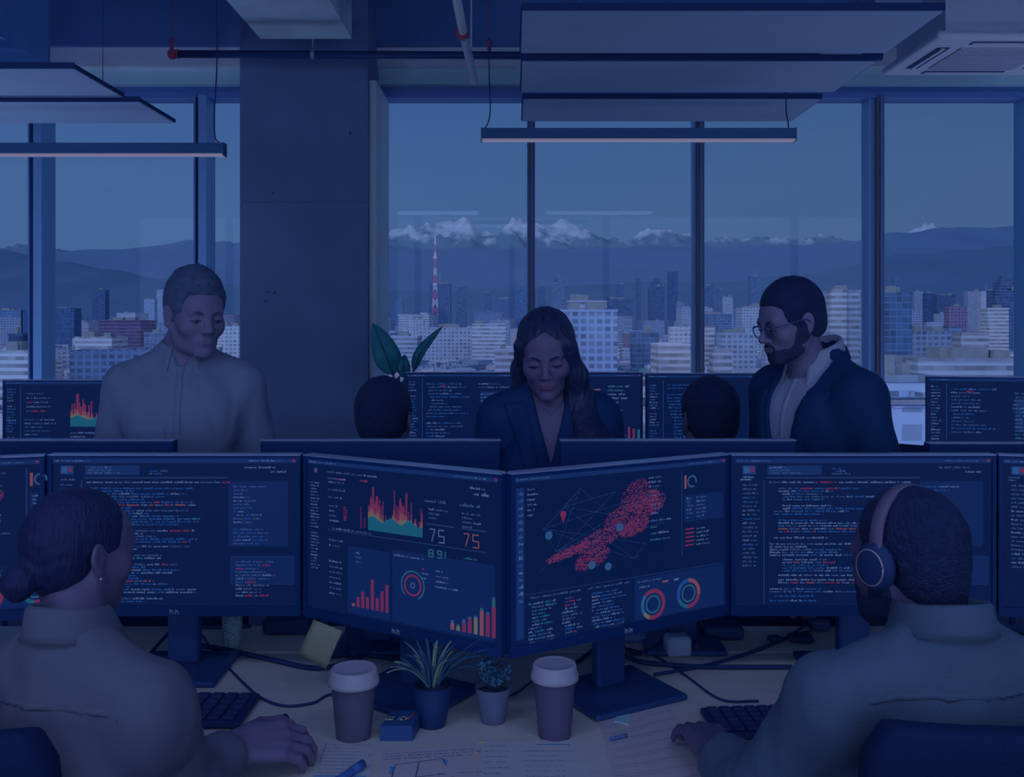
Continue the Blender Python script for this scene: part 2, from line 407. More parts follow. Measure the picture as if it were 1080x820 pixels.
def add_hand(F, wr, d, up, side, curl=.5, sc=1.0, spread=.0):
    """palm, four separate fingers and a thumb; side=+1 right hand, -1 left hand (palm facing down, thumb inward)"""
    d, n, s = hand_frame(d, up, side)      # s points to the little finger
    s = s; w = np.array(wr, float)
    def pt(a, b, c): return w + (d*a + s*b + n*c)*sc
    for b, L in ((-.030, .086), (-.010, .090), (.010, .087), (.028, .080)):
        F.cap(pt(.0, b*.55, 0), pt(L, b, .004), .0155*sc, .0115*sc, .010)
    F.ell(pt(.045, -.026, -.008), (.022*sc,)*3, .015)
    for b, L, ls in ((-.030, .086, (.040, .024, .019)), (-.010, .090, (.045, .028, .020)), (.010, .087, (.041, .026, .020)), (.028, .080, (.032, .020, .018))):
        a = 0.0; x, z = L, .004; yb = b; sp = b*spread*6
        for i, l in enumerate(ls):
            a += curl*(.75, 1.0, .7)[i]
            x2, z2 = x+l*math.cos(a), z-l*math.sin(a); y2 = yb+l*math.sin(sp)
            F.cap(pt(x, yb, z), pt(x2, y2, z2), (.0095-.0012*i)*sc, (.0086-.0012*i)*sc, .0035)
            x, z, yb = x2, z2, y2
    F.cap(pt(.022, -.026, -.004), pt(.055, -.052, -.012), .0135*sc, .0115*sc, .012)
    F.cap(pt(.055, -.052, -.012), pt(.088, -.058, -.018), .0110*sc, .0098*sc, .005)
    F.cap(pt(.088, -.058, -.018), pt(.108, -.050, -.022), .0098*sc, .0085*sc, .005)
def add_leg(F, hip, kn, an, g=0.0, toe=None):
    F.cap(hip, kn, .083+g, .056+g, .04); F.cap(kn, an, .056+g, .040+g, .03)
    if toe is not None: F.cap(an, toe, .038+g, .03+g, .02)
def nz(v): v = np.array(v, float); return v/np.linalg.norm(v)

def short_hair(F, h, t=.010, line=.062, nape=-.055, amp=.0022, side=-.002, seed=0, top=0.0, fine=170):
    F.ell((0, .018, .036+top*.5), (.0745+t, .094+t, .086+t+top*.5), .0, fr=h)
    F.ell((0, .045, -.015), (.060+t, .058+t, .065), .02, fr=h)          # back of the head
    for s in (-1, 1): F.ell((s*.066, .006, -.006), (.012, .022, .030), .008, fr=h)  # sideburns
    F.box((0, -.105, line-.100), (.058, .075, .100), .012, 'sub', fr=h, rd=.03)  # face opening
    F.box((0, -.06, side-.10), (.12, .065, .085), .010, 'sub', fr=h, rd=.02)
    for s in (-1, 1): F.ell((s*.083, .014, -.006), (.020, .023, .036), .006, 'sub', fr=h)
    F.box((0, .04, nape-.10), (.12, .14, .10), .02, 'sub', fr=h, rd=.02)
    F.noise(amp*.55, fine*1.6, seed)
def collar(parent, b, zn, m, r=.062, h=.034, flare=.009, gap=.28, pt=.035, name='collar', yoff=.012, tilt=.30):
    """stand-and-fall shirt collar round the neck, points at the front"""
    mb = MB(); n = 40; rows = []
    prof = [(0.002, -.012), (-.002, h*.5), (-.004, h), (-.001, h*1.05), (.004, h*.9), (flare, h*.15), (flare+.005, -.008)]
    for j, (dr, dz) in enumerate(prof):
        row = []
        for i in range(n+1):
            t = i/n; a = -PI/2 + gap + (2*PI-2*gap)*t
            e = min(t, 1-t); fr = max(0, 1-e/.16)
            zz = dz; rr = r+dr
            if j >= 5: zz -= pt*fr**1.5*(1 if j == 6 else .7); rr += .020*fr
            x = rr*math.cos(a); y = rr*math.sin(a)*1.02 + yoff
            row.append(b.w((x, y, zn+zz+tilt*y)))
        rows.append([tuple(map(float, q)) for q in row])
    mb.rings(rows, m, True, cap=False, closed=False)
    o = mb.build(name, m, parent)
    s = o.modifiers.new('t', 'SOLIDIFY'); s.thickness = .003; s.offset = 0
    return o
def eyes(parent, h, iris, m_white, m_dark, open_=1.0):
    for s in (-1, 1):
        mb = MB(); c = h.w((s*.031, -.0778, -.0042)); mb.sphere(tuple(map(float, c)), .0105*h.sc, 14, 10, m_white)
        g = h.w((s*.031, -.0860, -.0055)); mb.sphere(tuple(map(float, g)), (.0036, .0030, .0032), 10, 6, m_dark)
        mb.tube([tuple(map(float, h.w(q))) for q in bez([(s*.0165, -.0845, -.0040), (s*.024, -.0885, -.0018), (s*.032, -.0898, -.0016), (s*.040, -.0865, -.0024), (s*.0465, -.0805, -.0050)], 4)], .0013, 6, m_dark)
        mb.build('eye', m_white, parent)
def brows(parent, h, m, th=.0032, zr=.022):
    for s in (-1, 1):
        pts = [h.w((s*.014, -.0905, zr-.004)), h.w((s*.024, -.0915, zr+.001)), h.w((s*.036, -.0865, zr+.003)), h.w((s*.048, -.074, zr-.003))]
        mb = MB(); mb.tube([tuple(map(float, p)) for p in bez(pts, 4)], [th*.8]*2+[th]*8+[th*.6, th*.4, th*.3][:3], 8, m) if False else mb.tube([tuple(map(float, p)) for p in bez(pts, 4)], [th*(1-.6*abs(i/12-.35)) for i in range(13)], 8, m)
        mb.build('eyebrow', m, parent)
def beard(parent, h, m, xs, ys, zs, t=.004, mous=True):
    F = Field(xs, ys, zs); add_head(F, h)
    F.D -= t
    K = Field(xs, ys, zs)    # keep region: lower face
    K.ell((0, -.035, -.100), (.080, .085, .046), .0, fr=h)
    for s in (-1, 1): K.cap((s*.070, -.008, -.005), (s*.066, -.012, -.06), .016, .03, .02, fr=h)
    if mous: K.cap((-.026, -.1, -.058), (.026, -.1, -.058), .014, None, .01, fr=h)
    K.ell((0, -.105, -.0635), (.024, .03, .0095), .004, 'sub', fr=h)
    F.D = np.maximum(F.D, K.D); F.noise(.0008, 260, 3)
    return F.mesh('beard', m, parent)
SKIN = {}
def skin_fn(h):
    """material slots: 0 skin, 1 lips"""
    def fn(c):
        q = (c - h.o) @ h.R/h.sc
        x, y, z = q[:, 0], q[:, 1], q[:, 2]
        lip = (np.abs(x) < .019) & (y < -.086) & (z > -.0715+np.abs(x)*.2) & (z < -.0545-np.abs(x)*.2)
        return np.where(lip, 1, 0)
    return fn
# ---------------------------------------------------------------- camera, sky, light
cam = bpy.data.cameras.new('camera'); cam.sensor_width = 36; cam.lens = 36*FOC/1080; cam.shift_y = -(410-HOR)/1080
cam.clip_end = 80000; cam.clip_start = .05
co = bpy.data.objects.new('camera', cam); COL.objects.link(co); co.location = (0, 0, EYE); co.rotation_euler = (PI/2, 0, 0); scene.camera = co
scene.view_settings.view_transform = 'Standard'; scene.view_settings.look = 'None'; scene.view_settings.gamma = 1
scene.view_settings.exposure = 0; scene.view_settings.use_curve_mapping = False
scene.cycles.use_denoising = True; scene.cycles.max_bounces = 8; scene.cycles.transparent_max_bounces = 12
scene.cycles.diffuse_bounces = 4; scene.cycles.caustics_reflective = False; scene.cycles.caustics_refractive = False

w = bpy.data.worlds.new('sky'); scene.world = w; w.use_nodes = True; nt = w.node_tree; N = nt.nodes; L = nt.links
bg = N['Background']; tc = N.new('ShaderNodeTexCoord'); sp = N.new('ShaderNodeSeparateXYZ'); L.new(tc.outputs['Generated'], sp.inputs[0])
cr = N.new('ShaderNodeValToRGB'); L.new(sp.outputs['Z'], cr.inputs[0])
e = cr.color_ramp.elements; e[0].position = 0.0; e[0].color = (*lin((72, 102, 150)), 1); e[1].position = 1; e[1].color = (*lin((46, 76, 128)), 1)
for p, c in ((.06, (72, 104, 156)), (.14, (70, 103, 157)), (.24, (60, 96, 152)), (.45, (52, 86, 144))):
    q = cr.color_ramp.elements.new(p); q.color = (*lin(c), 1)
# the sky pales a little to the left and greys to the right
mr = N.new('ShaderNodeMapRange'); mr.inputs['From Min'].default_value = -.6; mr.inputs['From Max'].default_value = .6
L.new(sp.outputs['X'], mr.inputs['Value'])
mx = N.new('ShaderNodeMix'); mx.data_type = 'RGBA'; mx.blend_type = 'MULTIPLY'; mx.inputs[0].default_value = 1
cr2 = N.new('ShaderNodeValToRGB'); L.new(mr.outputs[0], cr2.inputs[0]); e = cr2.color_ramp.elements
e[0].color = (1.1, 1.06, 1.06, 1); e[1].color = (1.05, .95, .86, 1); q = cr2.color_ramp.elements.new(.5); q.color = (1, 1, .98, 1)
L.new(cr.outputs[0], mx.inputs[6]); L.new(cr2.outputs[0], mx.inputs[7])
# the sky is brighter and whiter on the sun's side, behind the photographer
mb_ = N.new('ShaderNodeMapRange'); mb_.inputs['From Min'].default_value = -.1; mb_.inputs['From Max'].default_value = -.8; L.new(sp.outputs['Y'], mb_.inputs['Value'])
mx3 = N.new('ShaderNodeMix'); mx3.data_type = 'RGBA'; L.new(mb_.outputs[0], mx3.inputs[0]); L.new(mx.outputs[2], mx3.inputs[6]); mx3.inputs[7].default_value = (.42, .60, 1.18, 1)
L.new(mx3.outputs[2], bg.inputs[0]); bg.inputs[1].default_value = .93

sun = bpy.data.lights.new('sun', 'SUN'); sun.energy = .62; sun.color = (.62, .74, 1.0); sun.angle = .02
so = bpy.data.objects.new('sun', sun); COL.objects.link(so); so.rotation_euler = (math.radians(52), 0, math.radians(-62))

# ---------------------------------------------------------------- the room
DW = 7.3      # window wall distance
XL, XR, YB, ZC = -7.5, 7.5, -4.5, 3.95
concrete = mat('concrete', alb((62, 62, 104), 1.0), .85, bump=.25, bscale=9, var=.10, vscale=1.6)
ceil_m = mat('ceiling_paint', alb((26, 46, 104), 1.0), .9, bump=.15, bscale=14, var=.06)
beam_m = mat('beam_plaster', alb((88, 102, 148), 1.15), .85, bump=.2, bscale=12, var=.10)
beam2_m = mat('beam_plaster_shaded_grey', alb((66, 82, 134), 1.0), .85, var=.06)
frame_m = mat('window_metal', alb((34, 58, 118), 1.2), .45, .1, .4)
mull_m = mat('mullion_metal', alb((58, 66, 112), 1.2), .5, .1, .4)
floor_m = mat('carpet', alb((30, 40, 80)), .95, bump=.3, bscale=300, var=.1)
wall_m = mat('wall_paint', alb((60, 74, 120)), .85, var=.04)
def box1(name, lo, hi, m, kind='structure', **k):
    mb = MB(); mb.box(lo, hi, **k); o = mb.build(name, m); o['kind'] = kind; return o
box1('floor', (XL, YB, -.15), (XR, DW+.35, 0), floor_m)
box1('ceiling', (XL, YB, ZC), (XR, DW+.35, ZC+.25), ceil_m)
box1('wall_left', (XL-.2, YB, 0), (XL, DW+.35, ZC), wall_m)
box1('wall_right', (XR, YB, 0), (XR+.2, DW+.35, ZC), wall_m)
mb = MB(); mb.box((XL-.2, YB-.2, 0), (XR+.2, YB, .35)); mb.box((XL-.2, YB-.2, 3.7), (XR+.2, YB, ZC))
for i in range(9): xx = XL-.1+i*(XR-XL+.2)/8; mb.box((xx-.06, YB-.18, .35), (xx+.06, YB-.02, 3.7))
struct('wall_back', mb, wall_m)
mb = MB(); mb.quad((XL, YB-.1, .35), (XR, YB-.1, .35), (XR, YB-.1, 3.7), (XL, YB-.1, 3.7)); struct('window_20', mb, glassmat('window_glass', (.95, .97, .98), .06))  # unseen rear window, put in so sky light reaches the room from behind
# head of the window wall: ceiling downstand, pale beam, soffit band, dark blind box
Z50, Z70, Z88, Z103 = PZ(50, 7.05), PZ(70, 7.05), PZ(88, 7.1), PZ(104, 7.2)
box1('trim_1', (XL, 7.0, Z50), (XR, DW+.35, ZC), ceil_m)
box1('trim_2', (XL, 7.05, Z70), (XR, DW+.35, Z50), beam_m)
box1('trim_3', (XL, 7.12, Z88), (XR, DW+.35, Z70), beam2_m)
mb = MB(); mb.box((XL, 7.2, Z103+.04), (XR, 7.34, Z88)); mb.box((XL, 7.17, Z103), (XR, 7.36, Z103+.045)); struct('trim_4', mb, frame_m)
mb = MB(); mb.box((XL, 7.22, 0), (XR, 7.40, .10)); struct('trim_5', mb, frame_m)
# column in front of the glass
CX0, CX1, CY0, CY1 = PX(253, 6.6), PX(388, 6.6), 6.6, 7.2
mb = MB(); zj = PZ(213, 6.6)
mb.box((CX0, CY0, 0), (CX1, CY1, zj-.004)); mb.box((CX0+.004, CY0+.004, zj-.004), (CX1-.004, CY1, zj+.004)); mb.box((CX0, CY0, zj+.004), (CX1, CY1, ZC))
struct('wall_column', mb, concrete)
mb = MB(); rn = random.Random(4)
for i in range(5):
    x = rn.uniform(CX0+.06, CX1-.06); z = rn.uniform(1.6, 3.2); mb.cyl((x, CY0-.0015, z), (x, CY0+.002, z), rn.uniform(.006, .012), 10)
struct('trim_6', mb, mat('tie_holes', alb((20, 36, 74)), .9))
# pale strip on the column: its window-lit side put in as colour
mb = MB(); mb.box((CX1+.002, 6.66, 0), (CX1+.050, 7.34, Z103)); struct('trim_7', mb, mat('column_side_lit', alb((84, 108, 164), 1.6), .6, var=.05))
# ceiling beams running in depth
def beam(name, px0, px1, pyb, d1, m, ztop=ZC, d0=-1.0):
    x0, x1 = PX(px0, d1), PX(px1, d1); z = PZ(pyb, d1)
    mb = MB(); mb.box((x0, d0, z), (x1, d1, ztop)); struct(name, mb, m)
beam('trim_8', 275, 371, 41, 6.05, mat('beam_side', alb((58, 74, 126), 1.5), .85, bump=.3, bscale=10, var=.16, vscale=2.5))
beam('trim_9', -60, 53, 68, 6.4, mat('duct_paint', alb((44, 72, 128), 1.4), .8, var=.05))
# glazing: mullions, panes, transom
mul = [(-150, 16), (42, 16), (214, 15), (560, 8), (736, 9), (921, 14), (1083, 12), (1260, 16)]
xs_m = [PX(p, 7.25) for p, w_ in mul]
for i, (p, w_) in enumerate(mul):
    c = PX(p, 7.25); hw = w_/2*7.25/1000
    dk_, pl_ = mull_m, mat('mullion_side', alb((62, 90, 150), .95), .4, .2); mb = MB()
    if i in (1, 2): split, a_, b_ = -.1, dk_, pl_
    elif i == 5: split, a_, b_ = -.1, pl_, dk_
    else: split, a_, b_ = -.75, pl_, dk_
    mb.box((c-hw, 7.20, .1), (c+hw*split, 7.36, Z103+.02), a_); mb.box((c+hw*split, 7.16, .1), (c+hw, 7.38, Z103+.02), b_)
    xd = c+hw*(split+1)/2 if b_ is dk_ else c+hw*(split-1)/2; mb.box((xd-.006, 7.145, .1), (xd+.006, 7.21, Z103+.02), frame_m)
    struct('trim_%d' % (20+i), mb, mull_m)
edges = [XL] + xs_m + [XR]
gm = glassmat('window_glass', (.95, .97, .98), .06)
for i in range(len(edges)-1):
    a, b = edges[i], edges[i+1]
    mb = MB(); mb.quad((a+.01, 7.27, .1), (b-.01, 7.27, .1), (b-.01, 7.27, Z103+.02), (a+.01, 7.27, Z103+.02))
    struct('window_%d' % (i+1), mb, gm)
zt = PZ(426, 7.2)
mb = MB(); mb.box((XL, 7.12, zt), (XR, 7.36, zt+.035), mat('transom_pale', alb((96, 120, 176), 1.3), .5)); mb.box((XL, 7.14, zt-.014), (XR, 7.34, zt), frame_m); struct('trim_30', mb, None)

# ---------------------------------------------------------------- hanging acoustic panels
panel_m = mat('acoustic_felt', alb((72, 88, 134), 1.2), .95, bump=.2, bscale=220, var=.03)
panel_e = mat('panel_edge', alb((24, 40, 92), 1.0), .9)
wire_m = mat('steel_wire', alb((30, 46, 92)), .4, .3)
ZP = 2.9
def dep(py): return (ZP-EYE)*1000/(HOR-py)
def acoustic(label, pxl, pxr, yn, yf):
    """pxr/pxl measured on the near edge; yn, yf rows of the near and far lower edge"""
    d0, d1 = dep(yn), dep(yf); x0, x1 = PX(pxl, d0), PX(pxr, d0)
    t = thing('acoustic_panel', label, 'ceiling panel', ((x0+x1)/2, (d0+d1)/2, ZP), 0, 'acoustic panels hung from the ceiling')
    mb = MB(); mb.box((x0, d0, ZP), (x1, d1, ZP+.022)); mb.build('felt_board', panel_m, t)
    mb = MB(); mb.box((x0-.004, d0-.012, ZP+.002), (x1+.004, d0, ZP+.034)); mb.box((x1, d0, ZP+.004), (x1+.008, d1, ZP+.026)); mb.box((x0-.008, d0, ZP+.004), (x0, d1, ZP+.026)); mb.build('edge_rail', panel_e, t)
    for fx in (.14, .86):
        x = x0+(x1-x0)*fx; yv = (d0+d1)/2
        mb = MB(); mb.cyl((x, yv, ZP+.02), (x, yv, ZC), .0025, 6); mb.cyl((x, yv, ZP+.02), (x, yv, ZP+.07), .007, 8); mb.build('hanging_wire', wire_m, t)
acoustic('wide pale hanging ceiling panel, nearest of the right-hand row', 551, 995, 12, 56)
acoustic('wide pale hanging ceiling panel, middle of the three in the right-hand row', 551, 924, 65, 97)
acoustic('wide pale hanging ceiling panel, farthest of the right-hand row, just above the lamp bar', 552, 866, 105, 128)
acoustic('pale hanging ceiling panel at upper left, the nearer of the left pair', -330, 78, 73, 103)
acoustic('pale hanging ceiling panel at upper left, the farther and lower of the left pair', -290, 147, 108, 130)

# ---------------------------------------------------------------- pendant lamps
lamp_m = mat('lamp_housing', alb((26, 52, 110), 1.0), .5, .2); lamp_e = emis('lamp_diffuser', (112, 110, 140), 1)
def pendant(label, px0, px1, d, pyb, wires, lit=None):
    x0, x1 = PX(px0, d), PX(px1, d); z = PZ(pyb, d)
    t = thing('pendant_lamp', label, 'lamp', ((x0+x1)/2, d, z), 0, 'linear pendant lamps')
    mb = MB(); mb.box((x0, d-.035, z+.012), (x1, d+.035, z+.075)); mb.box((x0-.003, d-.037, z), (x0+.003, d+.037, z+.078)); mb.box((x1-.003, d-.037, z), (x1+.003, d+.037, z+.078)); mb.build('housing', lamp_m, t)
    mb = MB(); mb.box((x0+.004, d-.030, z+.002), (x1-.004, d+.030, z+.012)); mb.build('diffuser', lit or lamp_e, t)
    for pts in wires:
        mb = MB(); mb.tube(bez(pts, 6), .0045, 6); mb.build('power_cable', mat('cable_black', alb((12, 28, 76)), .6), t)
    return t, x0, x1, z
dl = 5.6
pendant('dark linear pendant lamp hanging below the right-hand ceiling panels', 508, 838, dl, 149.5,
        [[P(508, 137, dl), P(513, 133, dl), P(517, 118, dl), P(516, 80, dl), P(516, 48, dl)], [P(832, 137, dl), P(831, 128, dl), P(829, 112, dl), P(830, 60, dl)]])
pendant('dark linear pendant lamp hanging at upper left, cut by the picture edge', -80, 237, dl, 165,
        [[P(232, 151, dl), P(227, 145, dl), P(226, 120, dl), P(229, 60, dl), P(228, -30, dl)]])
# ---------------------------------------------------------------- pipes
def pipe_thing(name, label, cat, fn, group=None):
    mb = MB(); fn(mb); o = mb.build(name, mat('pipe_dark', alb((14, 30, 76)), .5, .2)); tag(o, label, cat, group); return o
dp = 6.3
t = thing('sprinkler_pipe', 'long dark horizontal pipe crossing in front of the concrete column under the ceiling', 'pipe', P(550, 58, dp))
mb = MB(); mb.cyl(P(186, 57, dp), P(930, 60, dp), .026, 16); mb.build('pipe_run', mat('pipe_dark', alb((14, 30, 76)), .5, .2), t)
red_m = mat('valve_red', alb((110, 40, 70), 1.2), .5)
mb = MB(); c = P(182, 57, dp); mb.sphere(c, (.034, .034, .036), 16, 10); mb.cyl((c[0]+.028, dp, c[2]), (c[0]+.040, dp, c[2]), .030, 14, red_m); mb.build('end_cap', mat('pipe_dark', (0, 0, 0)), t)
for px in (181, 516):
    c = P(px, 44 if px < 300 else 45, dp); mb = MB()
    mb.cyl((c[0], dp, c[2]-.05), (c[0], dp, c[2]+.03), .013, 10); mb.cyl((c[0], dp, c[2]-.005), (c[0], dp, c[2]+.01), .023, 12); mb.cyl((c[0], dp, c[2]+.05), (c[0], dp, ZC), .005, 6)
    mb.build('sprinkler_head', mat('sprinkler_rust', alb((58, 40, 80), 1.1), .5), t)
mb = MB(); c = P(330, 57, dp); mb.cyl((c[0], dp, c[2]), (c[0], dp, c[2]+.5), .007, 8); mb.cyl((c[0]-.012, dp, c[2]), (c[0]+.012, dp, c[2]), .034, 14); mb.build('pipe_clip', mat('clip_steel', alb((60, 76, 120)), .4, .3), t)
t = thing('conduit_pipe', 'pale conduit pipe running overhead towards the window between column and ceiling panels', 'pipe', P(489, 45, 5.6))
mb = MB(); mb.tube([P(476, -30, 4.3), P(489, 36, 5.1), P(500, 84, 6.2)], [.021, .024, .026], 14); [mb.cyl((P(p_, y_, d_)[0], d_, P(p_, y_, d_)[2]), (P(p_, y_, d_)[0], d_, ZC), .005, 6) for p_, y_, d_ in ((482, 5, 4.7), (497, 72, 5.9))]; mb.build('tube', mat('conduit_pale', alb((66, 86, 138), 1.3), .5, .1), t)
mb = MB(); mb.tube([P(487, 32, 5.05), P(488.5, 37, 5.15)], .034, 14); mb.build('joint_ring', red_m, t)
mb = MB(); mb.sphere(P(500, 85, 6.2), .030, 14, 8); mb.build('tube_end', mat('conduit_pale', (0, 0, 0)), t)

# ---------------------------------------------------------------- ceiling cassette air conditioner
zc = 3.28; s_far = (HOR-80)/(zc-EYE); s_near = (HOR-40)/(zc-EYE); d1 = 1000/s_far; d0 = 1000/s_near
x0 = PX(929, d1); x1 = x0+1.05
ac = thing('air_conditioner', 'white square ceiling cassette air conditioner at upper right', 'air conditioner', ((x0+x1)/2, (d0+d1)/2, zc))
white_m = mat('appliance_white', alb((120, 130, 168), 1.1), .5); dark_m = mat('slot_dark', alb((16, 30, 74)), .7)
mb = MB(); mb.bbox((x0, d0, zc), (x1, d1, zc+.05), .02); mb.box((x0+.08, d0+.07, zc+.04), (x1-.08, d1-.07, ZC-.001)); mb.build('casing', white_m, ac)
mb = MB(); mb.box((x0+.24, d0+.2, zc-.012), (x1-.24, d1-.2, zc+.002))
for i in range(9): y = d0+.22+i*.055; mb.box((x0+.26, y, zc-.016), (x1-.26, y+.02, zc-.011))
mb.build('intake_grille', mat('grille_grey', alb((70, 84, 126)), .6), ac)
for (a, b) in (((x0+.09, d0+.2), (x0+.17, d1-.2)), ((x1-.17, d0+.2), (x1-.09, d1-.2)), ((x0+.25, d0+.07), (x1-.25, d0+.13)), ((x0+.25, d1-.13), (x1-.25, d1-.07))):
    mb = MB(); mb.box((a[0], a[1], zc-.004), (b[0], b[1], zc+.006)); f = mb.build('air_slot', dark_m, ac)
    mb = MB()
    if b[0]-a[0] < b[1]-a[1]: mb.box(((a[0]+b[0])/2-.01, a[1]+.01, zc-.012), ((a[0]+b[0])/2+.01, b[1]-.01, zc-.003))
    else: mb.box((a[0]+.01, (a[1]+b[1])/2-.01, zc-.012), (b[0]-.01, (a[1]+b[1])/2+.01, zc-.003))
    mb.build('louvre', white_m, f)
# pale ceiling raft glimpsed behind the nearest panel's corner
tag(box1('duct_box', (PX(930, 5.2), 5.3, 3.32), (PX(1000, 5.2)-.1, 6.4, 3.5), mat('duct_grey', alb((50, 62, 104)), .7), kind='x'), 'grey duct box near the ceiling left of the air conditioner', 'duct')
del bpy.data.objects['duct_box']['kind']

# ---------------------------------------------------------------- added room lights: unseen fill luminaires over the desks, then floor uplighters
LC = (.36, .50, 1.0)
def lum(x, y, z, sx, sy, e, label, spread=180):
    t = thing('added_luminaire', label, 'ceiling light', (x, y, z), 0, 'flat luminaires added out of view to light the desks')
    mb = MB(); mb.bbox((x-sx/2-.03, y-sy/2-.03, z+.012), (x+sx/2+.03, y+sy/2+.03, z+.06), .012); mb.cyl((x, y, z+.06), (x, y, ZC), .008, 8); mb.build('housing', lamp_m, t)
    a = bpy.data.lights.new('luminaire_fill', 'AREA'); a.shape = 'RECTANGLE'; a.size = sx; a.size_y = sy; a.energy = e; a.color = LC; a.spread = math.radians(spread)
    o = bpy.data.objects.new('luminaire_fill', a); COL.objects.link(o); o.location = (x, y, z); o.visible_glossy = True
    return t
lum(-1.3, .3, 3.2, 1.6, .5, 9, 'added flat white fill luminaire over the left seat')
lum(1.3, .3, 3.2, 1.6, .5, 7.5, 'added flat white fill luminaire over the right seat')
def uplight(label, x, y, e):  # unseen floor lamp added to brighten the ceiling and hanging panels
    t = thing('added_uplighter', label, 'floor lamp', (x, y, 0), 0, 'low floor lamps added out of view to light the ceiling')
    mb = MB(); mb.cyl((x, y, 0), (x, y, .03), .16, 24); mb.build('base', lamp_m, t)
    mb = MB(); mb.lathe([(.02, .03), (.10, .05), (.19, .36), (.185, .36), (.09, .06), (.02, .05)], (x, y, 0), 28); mb.build('bowl', lamp_m, t)
    a = bpy.data.lights.new('uplighter_fill', 'AREA'); a.shape = 'DISK'; a.size = .3; a.energy = e; a.color = LC
    o = bpy.data.objects.new('uplighter_fill', a); COL.objects.link(o); o.location = (x, y, .40); o.rotation_euler = (math.radians(180-24), 0, 0)
uplight('added floor uplighter left of the desks', -2.75, 3.35, 6); uplight('added floor uplighter right of the desks', 2.75, 3.35, 6); uplight('added floor uplighter near the left window corner', -4.0, 5.3, 15); uplight('added floor uplighter near the right window corner', 4.4, 5.3, 18)
lum(0, -1.6, 3.2, 2.4, .6, 9, 'added flat white fill luminaire over the aisle')
# ---------------------------------------------------------------- desks
DZ = .74
def wood(name, rgb, k=1.0):
    if name in MATS: return MATS[name]
    m = mat(name, alb(rgb, k), .5, spec=.35, var=.07, vscale=2.2, stretch=(.6, 7, 1)); return m
desk_m = wood('desk_ash', (88, 82, 118), 1.5)
leg_m = mat('leg_metal', alb((20, 36, 84)), .5, .2)
def desk(label, x0, x1, y0, y1, m=None, legs=True):
    t = thing('office_desk', label, 'desk', ((x0+x1)/2, (y0+y1)/2, 0))
    mb = MB(); mb.bbox((x0, y0, DZ-.03), (x1, y1, DZ), .004); mb.build('desktop', m or desk_m, t)
    for x in (x0+.12, x1-.12):
        for y in (y0+.03, y1-.09):
            mb = MB(); mb.box((x-.03, y, 0), (x+.03, y+.05, DZ-.03)); mb.build('leg', leg_m, t)
    mb = MB(); mb.box((x0+.15, (y0+y1)/2-.02, DZ-.09), (x1-.15, (y0+y1)/2+.02, DZ-.03)); mb.build('crossbar', leg_m, t)
desk('long pale ash desk in the foreground carrying the near screens, cups and papers', -1.9, 2.1, 1.63, 2.352)
desk('narrower pale desk behind the near screens, its edge meeting the foreground desk', -1.9, 2.1, 2.358, 2.56)
desk('desk by the window carrying the far row of screens', -2.6, 3.1, 3.75, 4.65)

